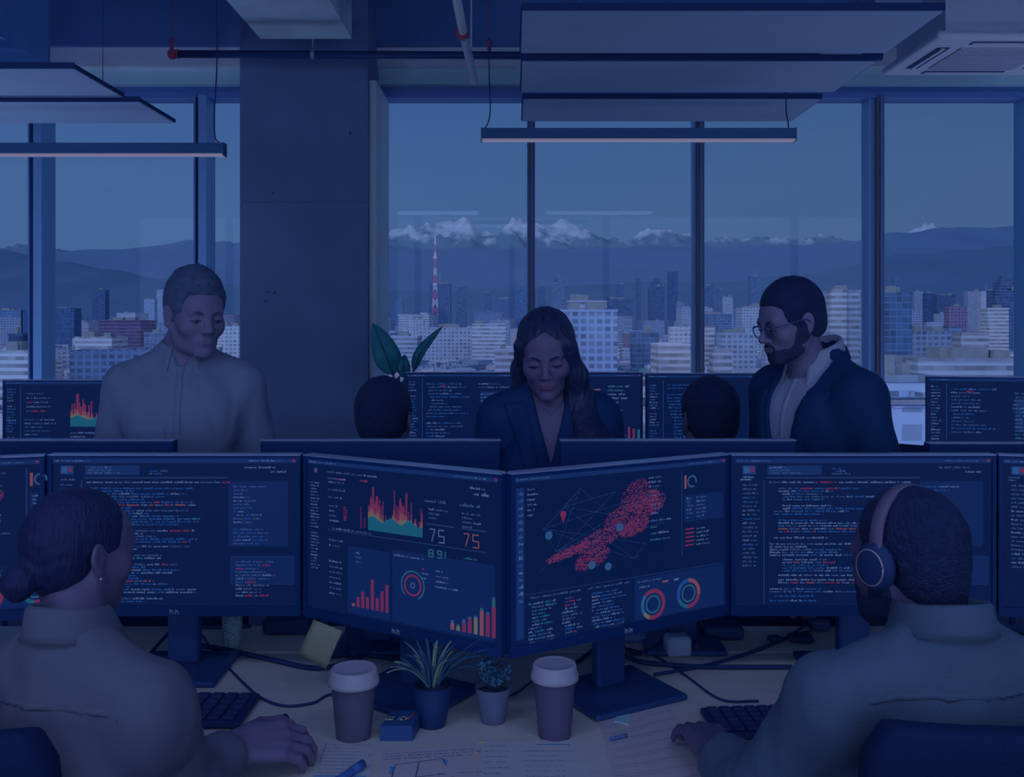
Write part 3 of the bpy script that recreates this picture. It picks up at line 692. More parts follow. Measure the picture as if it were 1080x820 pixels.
# ---------------------------------------------------------------- screens
CK = {'w': (66, 90, 140), 'b': (26, 64, 130), 'c': (34, 78, 130), 'r': (108, 38, 78), 'o': (108, 66, 84), 'g': (34, 82, 106), 'y': (90, 92, 84), 't': (22, 80, 110),
      'p': (13, 34, 84), 'q': (18, 42, 94), 'k': (6, 24, 66), 'l': (26, 52, 108), 'd': (46, 68, 118), 'R': (98, 40, 78), 'm': (92, 52, 104)}
SM = {k: emis('screen_'+str(ord(k)), v) for k, v in CK.items()}
BGM = emis('screen_background', (8, 26, 70), .9)
class Scr:
    def __init__(s, w, h, seed): s.w, s.h = w, h; s.q = []; s.r = random.Random(seed); s.z = 1
    def rect(s, x0, y0, x1, y1, k, z=1): s.q.append(('r', x0, y0, x1, y1, k, z))
    def poly(s, pts, k, z=2): s.q.append(('p', pts, k, z))
    def text(s, x, y, n, cw=.0036, ch=.0042, cols='wwwb', z=3, gap=.18):
        """a line of tiny glyph-like strokes grouped into words; x,y in metres from the top-left corner"""
        r = s.r; i = 0
        while i < n:
            L = r.randint(2, 8); c = r.choice(cols)
            for j in range(min(L, n-i)):
                h = ch*r.choice((.62, .62, .7, 1.0)); xx = x+(i+j)*cw
                if xx+cw > s.w-.004: return
                s.rect(xx, y+ch-h, xx+cw*(1-gap)*r.choice((.6, 1, 1)), y+ch, c, z)
            i += L+1
    def block(s, x, y, w, rows, lh=.0078, cols='wwwb', ind=3, fill=(.4, .95), skip=.06, cw=.0036, ch=.0042):
        r = s.r; k = 0
        for i in range(rows):
            if r.random() < skip: continue
            if r.random() < .4: k = max(0, min(ind, k+r.choice((-1, 1))))
            xx = x+k*.008; n = int((w-k*.008)*r.uniform(*fill)/cw); s.text(xx, y+i*lh, n, cw, ch, cols)
    def ring(s, cx, cy, r0, r1, segs, z=3):
        a = PI/2
        for c, fr in segs:
            n = max(2, int(fr*40)); 
            if c != ' ':
                for i in range(n):
                    a0 = a-2*PI*fr*i/n; a1 = a-2*PI*fr*(i+1)/n
                    s.poly([(cx+r0*math.cos(a0), cy-r0*math.sin(a0)), (cx+r1*math.cos(a0), cy-r1*math.sin(a0)), (cx+r1*math.cos(a1), cy-r1*math.sin(a1)), (cx+r0*math.cos(a1), cy-r0*math.sin(a1))], c, z)
            a -= 2*PI*fr
    def line(s, x0, y0, x1, y1, t, k, z=2):
        dx, dy = x1-x0, y1-y0; L = math.hypot(dx, dy) or 1; nx, ny = -dy/L*t/2, dx/L*t/2
        s.poly([(x0+nx, y0+ny), (x1+nx, y1+ny), (x1-nx, y1-ny), (x0-nx, y0-ny)], k, z)
    def digit(s, ch, x, y, w, h, k, t=.0022):
        seg = {'7': 'abc', '5': 'afgcd', '8': 'abcdefg', '9': 'abcdfg', '0': 'abcdef', '1': 'bc', '3': 'abcdg'}[ch]
        P_ = {'a': (0,0,1,0), 'b': (1,0,1,.5), 'c': (1,.5,1,1), 'd': (0,1,1,1), 'e': (0,.5,0,1), 'f': (0,0,0,.5), 'g': (0,.5,1,.5)}
        if ch == '7': P_ = dict(P_, b=(1,0,.65,.5), c=(.65,.5,.4,1))
        for q in seg: a = P_[q]; s.line(x+a[0]*w, y+a[1]*h, x+a[2]*w, y+a[3]*h, t, k, 3)
    def area_chart(s, x, y, w, h, n=60, tint=('t', 'y', 'o', 'R')):
        r = s.r; cw = w/n; pk = [.35]*n
        for i in range(n): pk[i] = .45+.25*math.sin(i*.21)+r.uniform(-.18, .22)
        for i in (5, 6, 17, 30, 43, 44, 49): 
            if i < n: pk[i] = min(1, pk[i]+.4)
        for i in range(n):
            a = pk[i]*h; g = h*(.28+.06*math.sin(i*.3)+r.uniform(-.02, .02)); o = g+(a-g)*(.35+.2*math.sin(i*.5+1))
            X = x+i*cw
            s.rect(X, y+h-g, X+cw, y+h, tint[0], 3)
            if a > g:
                s.rect(X, y+h-g-(o-g)*.4, X+cw, y+h-g, tint[1], 3); s.rect(X, y+h-o, X+cw, y+h-g-(o-g)*.4, tint[2], 3); s.rect(X, y+h-a, X+cw, y+h-o, tint[3], 3)
    def header(s):
        s.rect(0, 0, s.w, .010, 'q', 1); s.text(.006, .003, 22, cols='dw', ch=.0036); s.text(s.w-.11, .003, 22, cols='dw', ch=.0036); s.rect(s.w-.010, .002, s.w-.004, .007, 'r', 3)
    def mb(s, parent, yf, zb):
        m = MB(); m.keepn = True; w, h = s.w, s.h
        m.quad((-w/2, yf, zb), (w/2, yf, zb), (w/2, yf, zb+h), (-w/2, yf, zb+h), BGM)
        for q in s.q:
            if q[0] == 'r':
                _, x0, y0, x1, y1, k, z = q; y = yf-.00012*z
                x0 = max(0, x0); x1 = min(w, x1); y1 = min(h, y1)
                m.quad((x0-w/2, y, zb+h-y1), (x1-w/2, y, zb+h-y1), (x1-w/2, y, zb+h-y0), (x0-w/2, y, zb+h-y0), SM[k])
            else:
                _, pts, k, z = q; y = yf-.00012*z
                m.add([(px-w/2, y, zb+h-py) for px, py in pts], [tuple(range(len(pts)))], SM[k])
        return m.build('screen', BGM, parent, local=True)
def scr_code(s, side='left', wide=True):
    w, h = s.w, s.h; s.header()
    s.rect(0, .012, w, .050, 'k', 1)
    s.rect(.018, .016, .048, .036, 'l', 2); s.rect(.021, .019, .034, .033, 'c', 3); s.rect(.036, .020, .045, .030, 'R', 3)
    s.block(.012, .040, .05, 2, cols='dw', lh=.006)
    s.rect(.075, .016, .20, .038, 'q', 2); s.block(.080, .018, .11, 3, .0062, 'ddw'); s.block(.215, .020, .06, 3, .006, 'db')
    s.line(.072, .044, w*.72, .044, .0012, 'd'); 
    s.rect(.066, .05, .068, h-.006, 'l', 2)
    s.block(.018, .058, .042, 20, .0098, 'wdbddd', 0, (.7, .95), .05)
    s.rect(w*.72, .052, w-.02, .052+.15, 'p', 2); s.rect(w*.73, .225, w-.008, h-.05, 'p', 2)
    for (x0, y0, x1, y1) in ((w*.73, .225, w-.008, h-.05),):
        for a in ((x0, y0, x1, y0), (x0, y1, x1, y1), (x0, y0, x0, y1), (x1, y0, x1, y1)): s.line(*a, .0008, 'l', 3)
    s.block(w*.74, .062, w*.18, 17, .0082, 'wddb', 1, (.2, .95), .1); s.block(w*.75, .235, w*.18, 11, .0078, 'wddbr', 0, (.5, .98), .05)
    s.text(w-.12, .018, 20, cols='dw'); s.text(w-.06, .028, 10, cols='w')
    s.text(.078, .052, 92, cols='wwdr')
    y = .066; r = s.r
    while y < h-.012:
        n = r.choice((1, 2, 3, 5)); ind = r.choice((0, .01, .02, .03))
        for i in range(n):
            if y > h-.012: break
            s.text(.080+ind, y, int(r.uniform(.3, .98)*(w*.62-.08-ind)/.0036), cols=r.choice(('wwwb', 'bbbw', 'bccw', 'wwwoddr', 'bbbb', 'wwwd', 'bbbdrbb', 'wbdd', 'bbdw'))); y += .0064
        y += r.choice((0, .004, .008))
def scr_dash(s):
    w, h = s.w, s.h; s.header()
    s.block(.010, .05, .030, 28, .0072, 'dw', 0, (.7, .95), .03, ch=.0034); s.text(.06, .022, 40, cols='dw'); s.rect(.02, .018, .03, .03, 'l', 2); s.rect(.022, .021, .027, .027, 'o', 3)
    s.block(.062, .036, .07, 6, .0085, 'wdw', 1, (.4, .9)); s.text(.09, .036, 7, cols='r'); s.text(.155, .034, 7, cols='r')
    s.block(.065, .098, .045, 4, .011, 'wd', 0, (.3, .8)); s.block(.108, .098, .016, 6, .0055, 'rr', 0, (.7, 1), 0)
    s.line(.06, .155, w-.03, .155, .0008, 'd'); s.block(.075, .148, .20, 1, cols='wd')
    s.line(.158, .095, .158, .14, .0018, 'R', 3); s.line(.168, .118, .168, .14, .0018, 'R', 3)
    s.area_chart(.178, .048, .148, .095, 62)
    s.block(w-.185, .06, .07, 1, cols='d', ch=.006, cw=.005); s.block(w-.095, .06, .07, 1, cols='d', ch=.006, cw=.005)
    s.block(w-.175, .078, .06, 3, .009, 'wd', 1, (.4, .9)); s.block(w-.09, .078, .06, 4, .009, 'wd', 1, (.4, .9))
    for i, ch in enumerate('75'): s.digit(ch, w-.172+i*.023, .122, .014, .026, 'w'); s.digit(ch, w-.086+i*.023, .122, .014, .026, 'o')
    s.line(w-.18, .112, w-.11, .112, .0012, 'd'); s.line(w-.09, .112, w-.03, .112, .0012, 'd')
    s.digit('8', w-.174, .166, .011, .014, 'g', .003); s.digit('9', w-.152, .166, .011, .014, 'g', .003); s.digit('1', w-.140, .166, .008, .014, 'g', .003); s.block(w-.085, .17, .05, 1, cols='dg'); s.text(w-.07, .024, 10, cols='w'); s.text(w-.06, .034, 6, cols='w', ch=.007, cw=.006)
    s.rect(.12, .185, .238, h-.006, 'p', 1); s.rect(.245, .178, w-.01, h-.006, 'p', 1)
    s.block(.065, .175, .055, 11, .012, 'wd', 0, (.5, .95)); s.block(.135, .195, .03, 3, .010, 'wd', 1); s.text(.25, .186, 22, cols='dw')
    for i, v in enumerate((.006, .022, .036, .026, .066, .028, .044, .060)): s.rect(.132+i*.0135, h-.022-v, .132+i*.0135+.008, h-.022, 'R' if v > .01 else 'o', 3)
    s.ring(.300, .248, .019, .023, (('R', 1),)); s.ring(.300, .248, .0285, .0315, (('g', .42), (' ', .2), ('g', .38))); s.ring(.3, .248, .003, .007, (('d', 1),))
    s.block(.325, .206, .03, 3, .010, 'rw', 0, (.4, .8)); s.block(.36, .206, .07, 4, .011, 'wdd', 0, (.3, .9))
    for i, (v, c, t2) in enumerate(((.014, 'o', .006), (.009, 'y', .004), (.020, 'R', .006), (.030, 'R', .004), (.034, 'y', .004), (.050, 'o', .006), (.046, 'R', .004), (.062, 'R', .02))):
        x = .398+i*.0145; s.rect(x, h-.014-v, x+.009, h-.014, c, 3); s.rect(x+.001, h-.014-v-t2, x+.008, h-.014-v, 'g' if i % 2 else 'c', 3)
def scr_map(s):
    w, h = s.w, s.h; s.header(); r = s.r
    for i in range(16): s.text(.012, .030+i*.0145, 3, cols='wd', ch=.007, cw=.0035)
    s.rect(.006, .022, .024, h-.01, 'q', 1); s.block(.032, .024, .03, 6, .0105, 'wdw', 0, (.6, 1)); s.rect(.030, .018, w*.70, .235, 'k', 1)
    nodes = [(.07, .11), (.16, .035), (.19, .15), (.27, .12), (.33, .17), (.30, .2), (.06, .2), (.12, .07), (.36, .06), (.25, .05), (.38, .13), (.10, .16)]
    for i in range(26):
        a, b = r.choice(nodes), r.choice(nodes); s.line(*a, *b, .0007, 'l', 2)
        for t in range(12):
            if r.random() < .4: q = t/12; s.rect(a[0]+(b[0]-a[0])*q, a[1]+(b[1]-a[1])*q, a[0]+(b[0]-a[0])*q+.002, a[1]+(b[1]-a[1])*q+.001, 'd', 3)
    blobs = [(.305, .062, .040, .040, .2), (.345, .085, .040, .028, .5), (.27, .105, .050, .032, .6), (.205, .148, .06, .026, .3), (.13, .165, .055, .012, .1), (.19, .185, .045, .024, .1), (.30, .13, .04, .022, .4)]
    for i in range(3400):
        cx, cy, rx, ry, t = r.choice(blobs); a = r.uniform(0, 2*PI); q = r.random()**.55
        x = rx*q*math.cos(a); y = ry*q*math.sin(a)*.8 + r.uniform(-.002, .002)
        X = cx+x; Y = cy+y-x*.25; s.rect(X, Y, X+r.uniform(.001, .0042), Y+.0013, r.choice('rRRRm'), 3)
    for (x, y) in ((.083, .125), (.262, .127), (.190, .200), (.232, .208)): s.ring(x, y, .0045, .0085, (('c', 1),), 4); s.ring(x, y, 0, .0045, (('d', 1),), 4)
    s.ring(.118, .085, 0, .007, (('r', 1),), 4); s.poly([(.112, .088), (.124, .088), (.118, .102)], 'r', 4)
    s.block(.34, .025, .075, 9, .0098, 'wdwd', 1, (.3, .8), .1); s.block(.345, .052, .03, 5, .0055, 'rr', 0, (.6, 1), 0); s.block(.345, .12, .07, 4, .014, 'gwd', 0, (.3, .9))
    s.rect(.432, .018, .434, h*.62, 'l', 2); s.ring(.462, .045, .010, .014, (('c', .3), (' ', .1), ('d', .6))); s.rect(.440, .03, .446, .06, 'o', 3)
    s.rect(.44, .075, w-.008, .135, 'p', 2); s.block(.446, .08, .02, 6, .0085, 'wd', 0); s.block(.475, .08, .045, 6, .0085, 'wd', 0, (.5, .9))
    for i in range(5): s.rect(.442, .15+i*.009, .468, .153+i*.009, 'R', 3)
    s.block(.475, .15, .045, 5, .009, 'wd', 0, (.6, .9))
    s.line(.03, .24, w-.01, .24, .001, 'l'); s.text(.04, .246, 34, cols='d'); s.text(.18, .246, 30, cols='d')
    s.block(.035, .258, .075, 12, .0072, 'tcwd', 1, (.5, .95)); s.block(.115, .258, .06, 12, .0072, 'wrbd', 1, (.4, .9)); s.block(.19, .258, .10, 12, .0072, 'wdbb', 1, (.6, .98))
    s.rect(.302, .244, w-.006, h-.004, 'p', 1); s.text(.31, .25, 18, cols='d'); s.text(.315, .262, 8, cols='w'); s.rect(.378, .258, .394, .262, 'o', 3); s.rect(.41, .258, .424, .262, 'w', 3)
    s.ring(.352, .306, .0250, .0335, (('R', .55), ('y', .1), ('c', .22), ('R', .13))); s.ring(.352, .306, .0165, .0200, (('g', 1),))
    s.ring(.452, .296, .0250, .0335, (('o', .28), ('R', .24), ('t', .16), ('b', .32))); s.ring(.452, .296, .0165, .0200, (('g', 1),))
def scr_small(s, kind):
    w, h = s.w, s.h; s.header(); kw = dict(cw=.006, ch=.0065)
    s.block(.010, .03, .05, int((h-.05)/.013), .013, 'dwb' if kind != 'red' else 'wdr', 0, (.5, .95), .08, **kw); s.rect(.07, .02, .073, h-.01, 'l', 2)
    if kind == 'chart':
        s.block(.09, .03, .2, 6, .02, 'wdwr', 1, (.3, .7), .1, **kw); s.block(.09, .17, .18, 8, .017, 'wdb', 1, (.3, .9), .1, **kw); s.area_chart(.30, .055, w-.33, .15, 44); s.block(.3, .23, .22, 6, .018, 'wdb', 0, (.3, .9), .1, **kw)
    elif kind == 'blue':
        s.rect(.08, .03, w*.78, h-.02, 'k', 1); s.block(.09, .04, w*.62, 20, .0150, 'bbbc', 4, (.3, .95), .08, **kw); s.block(w*.82, .04, w*.15, 20, .0155, 'dwb', 0, (.4, .9), .1, **kw)
    elif kind == 'red':
        s.block(.09, .04, .14, 18, .016, 'wdrb', 1, (.3, .95), .1, **kw)
        for i in range(5): s.line(.25, .075+i*.012, .25+.08*s.r.uniform(.6, 1.2), .07+i*.010, .006, 'R' if i % 2 else 'o', 3)
        s.block(.37, .05, w-.40, 8, .018, 'wwg', 0, (.4, .9), .1, cw=.010, ch=.009)
        for i in range(9): v = s.r.uniform(.02, .07); s.rect(.33+i*.022, h-.04-v, .34+i*.022, h-.04, 'rRg'[i % 3], 3)
    else:
        s.rect(.08, .035, w*.60, .16, 'k', 1); s.block(.09, .04, .22, 20, .015, 'wdbb', 3, (.3, .95), .08, **kw); s.block(.33, .04, .22, 20, .0155, 'wdbg', 1, (.3, .9), .1, **kw); s.text(.15, .05, 5, cols='r', **kw)
        s.rect(.34, .08, .46, .22, 'q', 2)

bez_m = mat('bezel_plastic', alb((12, 28, 76), 1.0), .38, spec=.4)
back_m = mat('monitor_back', alb((10, 25, 72), 1.0), .5, spec=.35)
rim_m = mat('monitor_rim', alb((62, 82, 134), 1.1), .35, .2, .5)
stand_m = mat('stand_metal', alb((16, 38, 92), 1.0), .45, .3, .4)
def monitor(label, c, rz, w, content, zt=1.255, h=.37, zdesk=DZ, seed=1, group=None, stand=True, base_w=.24, chin=.022, neck_w=.075):
    """c = (x, y) of the middle of the screen plane; local -Y faces the viewer"""
    t = thing('computer_monitor', label, 'monitor', (c[0], c[1], zdesk), rz, group)
    zb = zt-zdesk-h; z1 = zt-zdesk; bz = .009
    mb = MB()
    mb.bbox((-w/2, .004, zb), (w/2, .028, z1), .006); mb.bbox((-w*.28, .024, zb+.05), (w*.28, .055, z1-.06), .012)
    # bezel frame
    mb.box((-w/2, -.004, z1-bz), (w/2, .006, z1-.0008)); mb.box((-w/2, -.004, zb), (w/2, .006, zb+chin)); mb.box((-w/2, -.004, zb+chin), (-w/2+bz, .006, z1-bz)); mb.box((w/2-bz, -.004, zb+chin), (w/2, .006, z1-bz))
    mb.build('housing', back_m, t, local=True)
    mb = MB(); mb.box((-w/2, -.0045, z1-.0012), (w/2, .028, z1+.0012)); mb.build('top_rim', rim_m, t, local=True)
    mb = MB()
    for i, x in enumerate((-.009, .003)): mb.box((x, -.0052, zb+chin*.25), (x+.002, -.004, zb+chin*.7)); mb.box((x, -.0052, zb+chin*.45), (x+.007, -.004, zb+chin*.58)); mb.box((x+.006, -.0052, zb+chin*.2), (x+.0075, -.004, zb+chin*.6))
    mb.build('maker_mark', mat('mark_grey', alb((70, 84, 124)), .5), t, local=True)
    s = Scr(w-2*bz, h-bz-chin, seed); content(s); s.mb(t, .0015, zb+chin)
    if stand:
        mb = MB(); mb.bbox((-neck_w/2, .055, .012), (neck_w/2, .085, zb+.14), .008); mb.bbox((-.06, .045, zb+.08), (.06, .09, zb+.2), .01); mb.build('stand_neck', stand_m, t, local=True)
        mb = MB(); mb.bbox((-base_w/2, -.06, 0), (base_w/2, .15, .014), .006, seg=3); mb.build('stand_base', stand_m, t, local=True)
    return t
def mon_px(label, p0, d0, p1, d1, content, **k):
    a = (PX(p0, d0), d0); b = (PX(p1, d1), d1); w = math.hypot(b[0]-a[0], b[1]-a[1])
    return monitor(label, ((a[0]+b[0])/2, (a[1]+b[1])/2), math.atan2(b[1]-a[1], b[0]-a[0]), w, content, **k)
NG = 'near row of screens facing the two seated operators'
mon_px('near screen at the far left picture edge, half hidden by the seated woman', -215, 2.02, 47, 2.17, lambda s: scr_map(s), seed=3, group=NG)
mon_px('near code screen directly behind the head of the seated woman', 51, 2.18, 317, 2.18, scr_code, seed=4, group=NG, base_w=.22)
mon_px('angled near dashboard screen with a red area chart and the number 75 twice', 321, 2.18, 530, 1.905, scr_dash, seed=5, group=NG, base_w=.24)
mon_px('angled near screen with the red map cloud and two coloured ring charts', 538, 1.905, 769, 2.19, scr_map, seed=6, group=NG, base_w=.24)
mon_px('near code screen directly behind the headset man', 771, 2.18, 1050, 2.18, scr_code, seed=7, group=NG)
mon_px('near code screen at the right picture edge, only its left strip in view', 1053, 2.18, 1310, 2.05, scr_code, seed=8, group=NG)
BG_ = 'second row of screens seen from behind'
def back(label, p0, p1, seed, zt=1.255):
    d = 2.47; x0, x1 = PX(p0, d), PX(p1, d)
    monitor(label, ((x0+x1)/2, d), PI, x1-x0, lambda s: scr_small(s, 'blue'), zt=zt, seed=seed, group=BG_, base_w=.2, stand=True)
back('dark screen back in front of the grey-haired standing man', -60, 187, 11)
back('dark screen back left of the standing woman', 277, 528, 12)
back('dark screen back right of the standing woman, in front of the man in glasses', 590, 837, 13)
back('dark screen back at the right edge below the far right screen', 975, 1225, 14, 1.247)
FG_ = 'far row of screens by the window'
def far(label, p0, p1, py, kind, seed, d=4.35, d2=None):
    mon_px(label, p0, d, p1, d2 or d, lambda s: scr_small(s, kind), zt=PZ(py, d), h=.37, seed=seed, group=FG_)
far('far screen at the left edge with a rainbow spike chart', 3, 139, 401, 'chart', 21)
far('far screen with dim code columns, left of the standing woman', 427, 552, 393, 'code', 22)
far('far screen with red bars, right behind the standing woman', 554, 678, 393, 'red', 23)
far('far screen with bright blue code, left of the man in glasses', 681, 818, 394, 'blue', 24)
far('far screen at the right edge with narrow code columns', 977, 1125, 397, 'code', 25, 4.0, 3.9)

# ---------------------------------------------------------------- things on the desk
def at(px, py, z=DZ):
    d = (EYE-z)*1000/(py-HOR); return Vector((PX(px, d), d, z))
cup_m = mat('cup_paper', alb((58, 48, 88), 1.1), .7, bump=.1, bscale=60); cup2_m = mat('cup_paper_wine', alb((54, 40, 84), 1.05), .7); lid_m = mat('cup_lid', alb((84, 84, 124), 1.25), .4, spec=.5)
def cup(label, px, py, wpx, topy, m):
    c = at(px, py); s = 1000/c.y; R = wpx/2/s; h = (py-topy)/s*1.0
    t = thing('coffee_cup', label, 'cup', c, 0, 'takeaway coffee cups on the foreground desk')
    mb = MB(); mb.lathe([(0, 0), (R*.74, 0), (R*.75, .004), (R*.97, h-.018), (R*.95, h-.016), (0, h-.02)], c, 40); mb.build('paper_cup', m, t)
    mb = MB(); mb.lathe([(R*.99, h-.024), (R*1.09, h-.022), (R*1.10, h-.013), (R*1.04, h-.010), (R*1.0, h+.004), (R*.96, h+.0075), (R*.90, h+.0085), (R*.86, h+.0075), (R*.5, h+.0078), (0, h+.008)], c, 40)
    l = mb.build('cup_lid', lid_m, t)
cup('brown takeaway coffee cup with pale lid, left of the small black box', 373, 777, 49, 709, cup_m)
cup('wine-brown takeaway coffee cup with pale lid, right of the succulent pot', 585, 776, 46, 704, cup2_m)
leafd = mat('succulent_green', alb((22, 50, 90), 1.1), .5, spec=.4); leafy = mat('spiky_leaf', alb((52, 78, 92), 1.2), .5, spec=.4); leafz = mat('spiky_leaf_dark', alb((18, 48, 90), 1.1), .5)
def pot(name, label, px, py, wpx, topy, m, fn):
    c = at(px, py); s = 1000/c.y; R = wpx/2/s; h = (py-topy)/s
    t = thing(name, label, 'potted plant', c)
    mb = MB(); mb.lathe([(0, 0), (R*.64, 0), (R*.68, .003), (R, h), (R*.93, h), (R*.9, h-.01), (0, h-.012)], c, 36); mb.build('pot', m, t)
    mb = MB(); mb.lathe([(0, h-.012), (R*.9, h-.011), (R*.6, h-.006), (0, h-.003)], c, 24); mb.build('soil', mat('soil', alb((20, 30, 66)), .95, bump=.6, bscale=200), t)
    fn(t, c, R, h)
def blade(mb, base, az, L, w, lean, m, droop=.6):
    n = 8; c = Vector(base); rows = []
    for i in range(n+1):
        q = i/n; ang = lean+droop*q*q; out = L*q*math.sin(ang); up = L*q*math.cos(ang*.8)
        ww = w*(1-q)**.6*(.55+.9*q if q < .4 else .91); u = Vector((-math.sin(az), math.cos(az), 0))
        p = c+Vector((math.cos(az)*out, math.sin(az)*out, up)); rows.append([tuple(p+u*ww/2), tuple(p+Vector((0, 0, -ww*.18))), tuple(p-u*ww/2)])
    mb.rings(rows, m, True, cap=False, closed=False)
def spiky(t, c, R, h):
    r = random.Random(8)
    for i in range(34):
        mb = MB(); az = r.uniform(0, 2*PI); ln = r.uniform(.05, .75); L = r.uniform(.075, .125)
        b = Vector(c)+Vector((math.cos(az)*R*.35*r.random(), math.sin(az)*R*.35*r.random(), h-.008))
        blade(mb, b, az, L, r.uniform(.007, .011), ln, None, r.uniform(.2, .7)); o = mb.build('leaf', leafy if i % 3 == 0 else leafz, t)
        mo = o.modifiers.new('t', 'SOLIDIFY'); mo.thickness = .0012
def succ(t, c, R, h):
    r = random.Random(5)
    for i in range(13):
        a = r.uniform(0, 2*PI); q = R*r.uniform(.1, .95); top = Vector(c)+Vector((math.cos(a)*q, math.sin(a)*q, h+r.uniform(.02, .062)))
        mb = MB(); b = Vector(c)+Vector((math.cos(a)*q*.3, math.sin(a)*q*.3, h-.006)); mb.tube([b, b.lerp(top, .6)+Vector((0, 0, .004)), top], [.0025, .002, .0015], 6)
        for k in range(11):
            p = b.lerp(top, r.uniform(.35, 1.05))+Vector((r.uniform(-.009, .009), r.uniform(-.009, .009), r.uniform(-.004, .006)))
            mb.sphere(p, (r.uniform(.003, .0055), r.uniform(.003, .0055), r.uniform(.003, .0048)), 7, 5)
        mb.build('stem', leafd, t)
pot('potted_plant', 'spiky green plant in a black pot in front of the dashboard screen', 456, 765, 42, 722, mat('pot_black', alb((8, 24, 70)), .5), spiky)
pot('potted_succulent', 'small bushy succulent in a grey pot between the black pot and the right cup', 520, 761, 38, 724, mat('pot_grey', alb((48, 56, 96), 1.1), .8, var=.08, vscale=30), succ)
# small printed box
c = at(420, 781); sb = thing('small_box', 'small dark blue packet box with a yellowish slogan lying by the black pot', 'box', c, 0)
mb = MB(); bx0, bx1 = c.x-.032, c.x+.027
mb.rings([[(bx0-.003, c.y-.005, DZ+.0), (bx1+.002, c.y-.005, DZ+.0), (bx1+.012, c.y+.062, DZ), (bx0+.012, c.y+.062, DZ)], [(bx0-.002, c.y-.004, DZ+.030), (bx1+.0, c.y-.004, DZ+.030), (bx1+.010, c.y+.060, DZ+.034), (bx0+.012, c.y+.060, DZ+.034)]], None, False); mb.build('carton', mat('box_navy', alb((14, 38, 94)), .4, spec=.5), sb)
mb = MB()
for i, g in enumerate(('G', 'O', ' ', 'I', 'C', 'Y')):
    x = bx0+.006+i*.0072; y0 = c.y+.012; z = DZ+.0335
    if g == ' ': continue
    segs = {'G': [(0,0,0,1),(0,1,1,1),(0,0,1,0),(1,0,1,.5)], 'O': [(0,0,0,1),(0,1,1,1),(0,0,1,0),(1,0,1,1)], 'I': [(.5,0,.5,1)], 'C': [(0,0,0,1),(0,1,1,1),(0,0,1,0)], 'Y': [(0,1,.5,.5),(1,1,.5,.5),(.5,.5,.5,0)]}[g]
    for a in segs: mb.tube([(x+a[0]*.005+a[1]*.003, y0+a[1]*.014, z+.0012), (x+a[2]*.005+a[3]*.003, y0+a[3]*.014, z+.0012)], .0008, 5)
mb.build('lettering', mat('print_ochre', alb((120, 104, 96), 1.1), .5), sb)
mb = MB(); mb.tube([(bx1-.010, c.y+.012, DZ+.0345), (bx1+.003, c.y+.045, DZ+.0355)], .0014, 6); mb.build('red_stroke', red_m, sb)
# sticky note hanging from the chin of the dashboard screen
nt_ = MB(); d = 2.12; q = [P(331, 654, d), P(361, 666, d-.03), P(344, 706, d-.035), P(315, 690, d-.005)]
rows = []
for i in range(7):
    f = i/6; a = Vector(q[0]).lerp(Vector(q[3]), f); b = Vector(q[1]).lerp(Vector(q[2]), f); bo = Vector((0, -.008*math.sin(f*PI*.9), 0)); rows.append([tuple(a.lerp(b, k/5)+bo) for k in range(6)])
nt_.rings(rows, None, True, cap=False, closed=False)
o = nt_.build('sticky_note', mat('note_yellow', alb((108, 108, 104), 1.1), .8)); tag(o, 'yellow sticky note hanging tilted under the left corner of the dashboard screen', 'sticky note'); mo = o.modifiers.new('t', 'SOLIDIFY'); mo.thickness = .0006
# glass tumbler
c = at(245, 683); t = thing('glass_tumbler', 'small patterned glass tumbler behind the stand of the left code screen', 'glass', c)
mb = MB(); R = .024; mb.lathe([(0, 0), (R*.75, 0), (R*.95, .012), (R, .03), (R*1.05, .085), (R*.98, .085), (R*.93, .03), (R*.8, .012), (0, .01)], c, 28); mb.build('vessel', mat('tumbler_glass', alb((70, 110, 170), 1.0), .15, spec=.6, bump=.8, bscale=180, var=.3, vscale=120), t)
# keyboards
key_m = mat('key_black', alb((16, 30, 74)), .5); keyb_m = mat('keyboard_body', alb((10, 26, 72)), .5)
def keyboard(label, c, rz, w=.43, dd=.135, mbody=None, mkey=None, rows=5, cols=15):
    t = thing('keyboard', label, 'keyboard', (c[0], c[1], DZ), rz)
    mb = MB(); mb.bbox((-w/2, -dd/2, .002), (w/2, dd/2, .016), .006); mb.build('case', mbody or keyb_m, t, local=True)
    kw = (w-.02)/cols; kd = (dd-.018)/rows; mk = MB()
    for r_ in range(rows):
        for k in range(cols):
            if r_ == 0 and 4 <= k <= 8:
                if k == 4: x = -w/2+.01+k*kw; mk.bbox((x+.001, -dd/2+.010, .015), (x+5*kw-.002, -dd/2+.010+kd*.85, .021), .002, seg=1)
                continue
            x = -w/2+.01+k*kw; y = -dd/2+.010+r_*kd; mk.bbox((x+.001, y, .015), (x+kw*.86, y+kd*.84, .0215), .002, seg=1)
    mk.build('keys', mkey or key_m, t, local=True)
    return t
kc = at(150, 752); keyboard('black keyboard in front of the seated woman, half hidden by her sleeve', (kc.x-.005, 1.985), math.radians(-1), w=.47, dd=.155)
kc = at(800, 770); keyboard('black keyboard under the left forearm of the headset man', (kc.x+.11, 1.93), math.radians(4), w=.42, dd=.135)
kc = at(1075, 668); keyboard('slim white keyboard with dark keys behind the right shoulder of the headset man', (1.42, 2.40), 0, w=.40, dd=.12, mbody=mat('keyboard_white', alb((84, 96, 140), 1.2), .4))
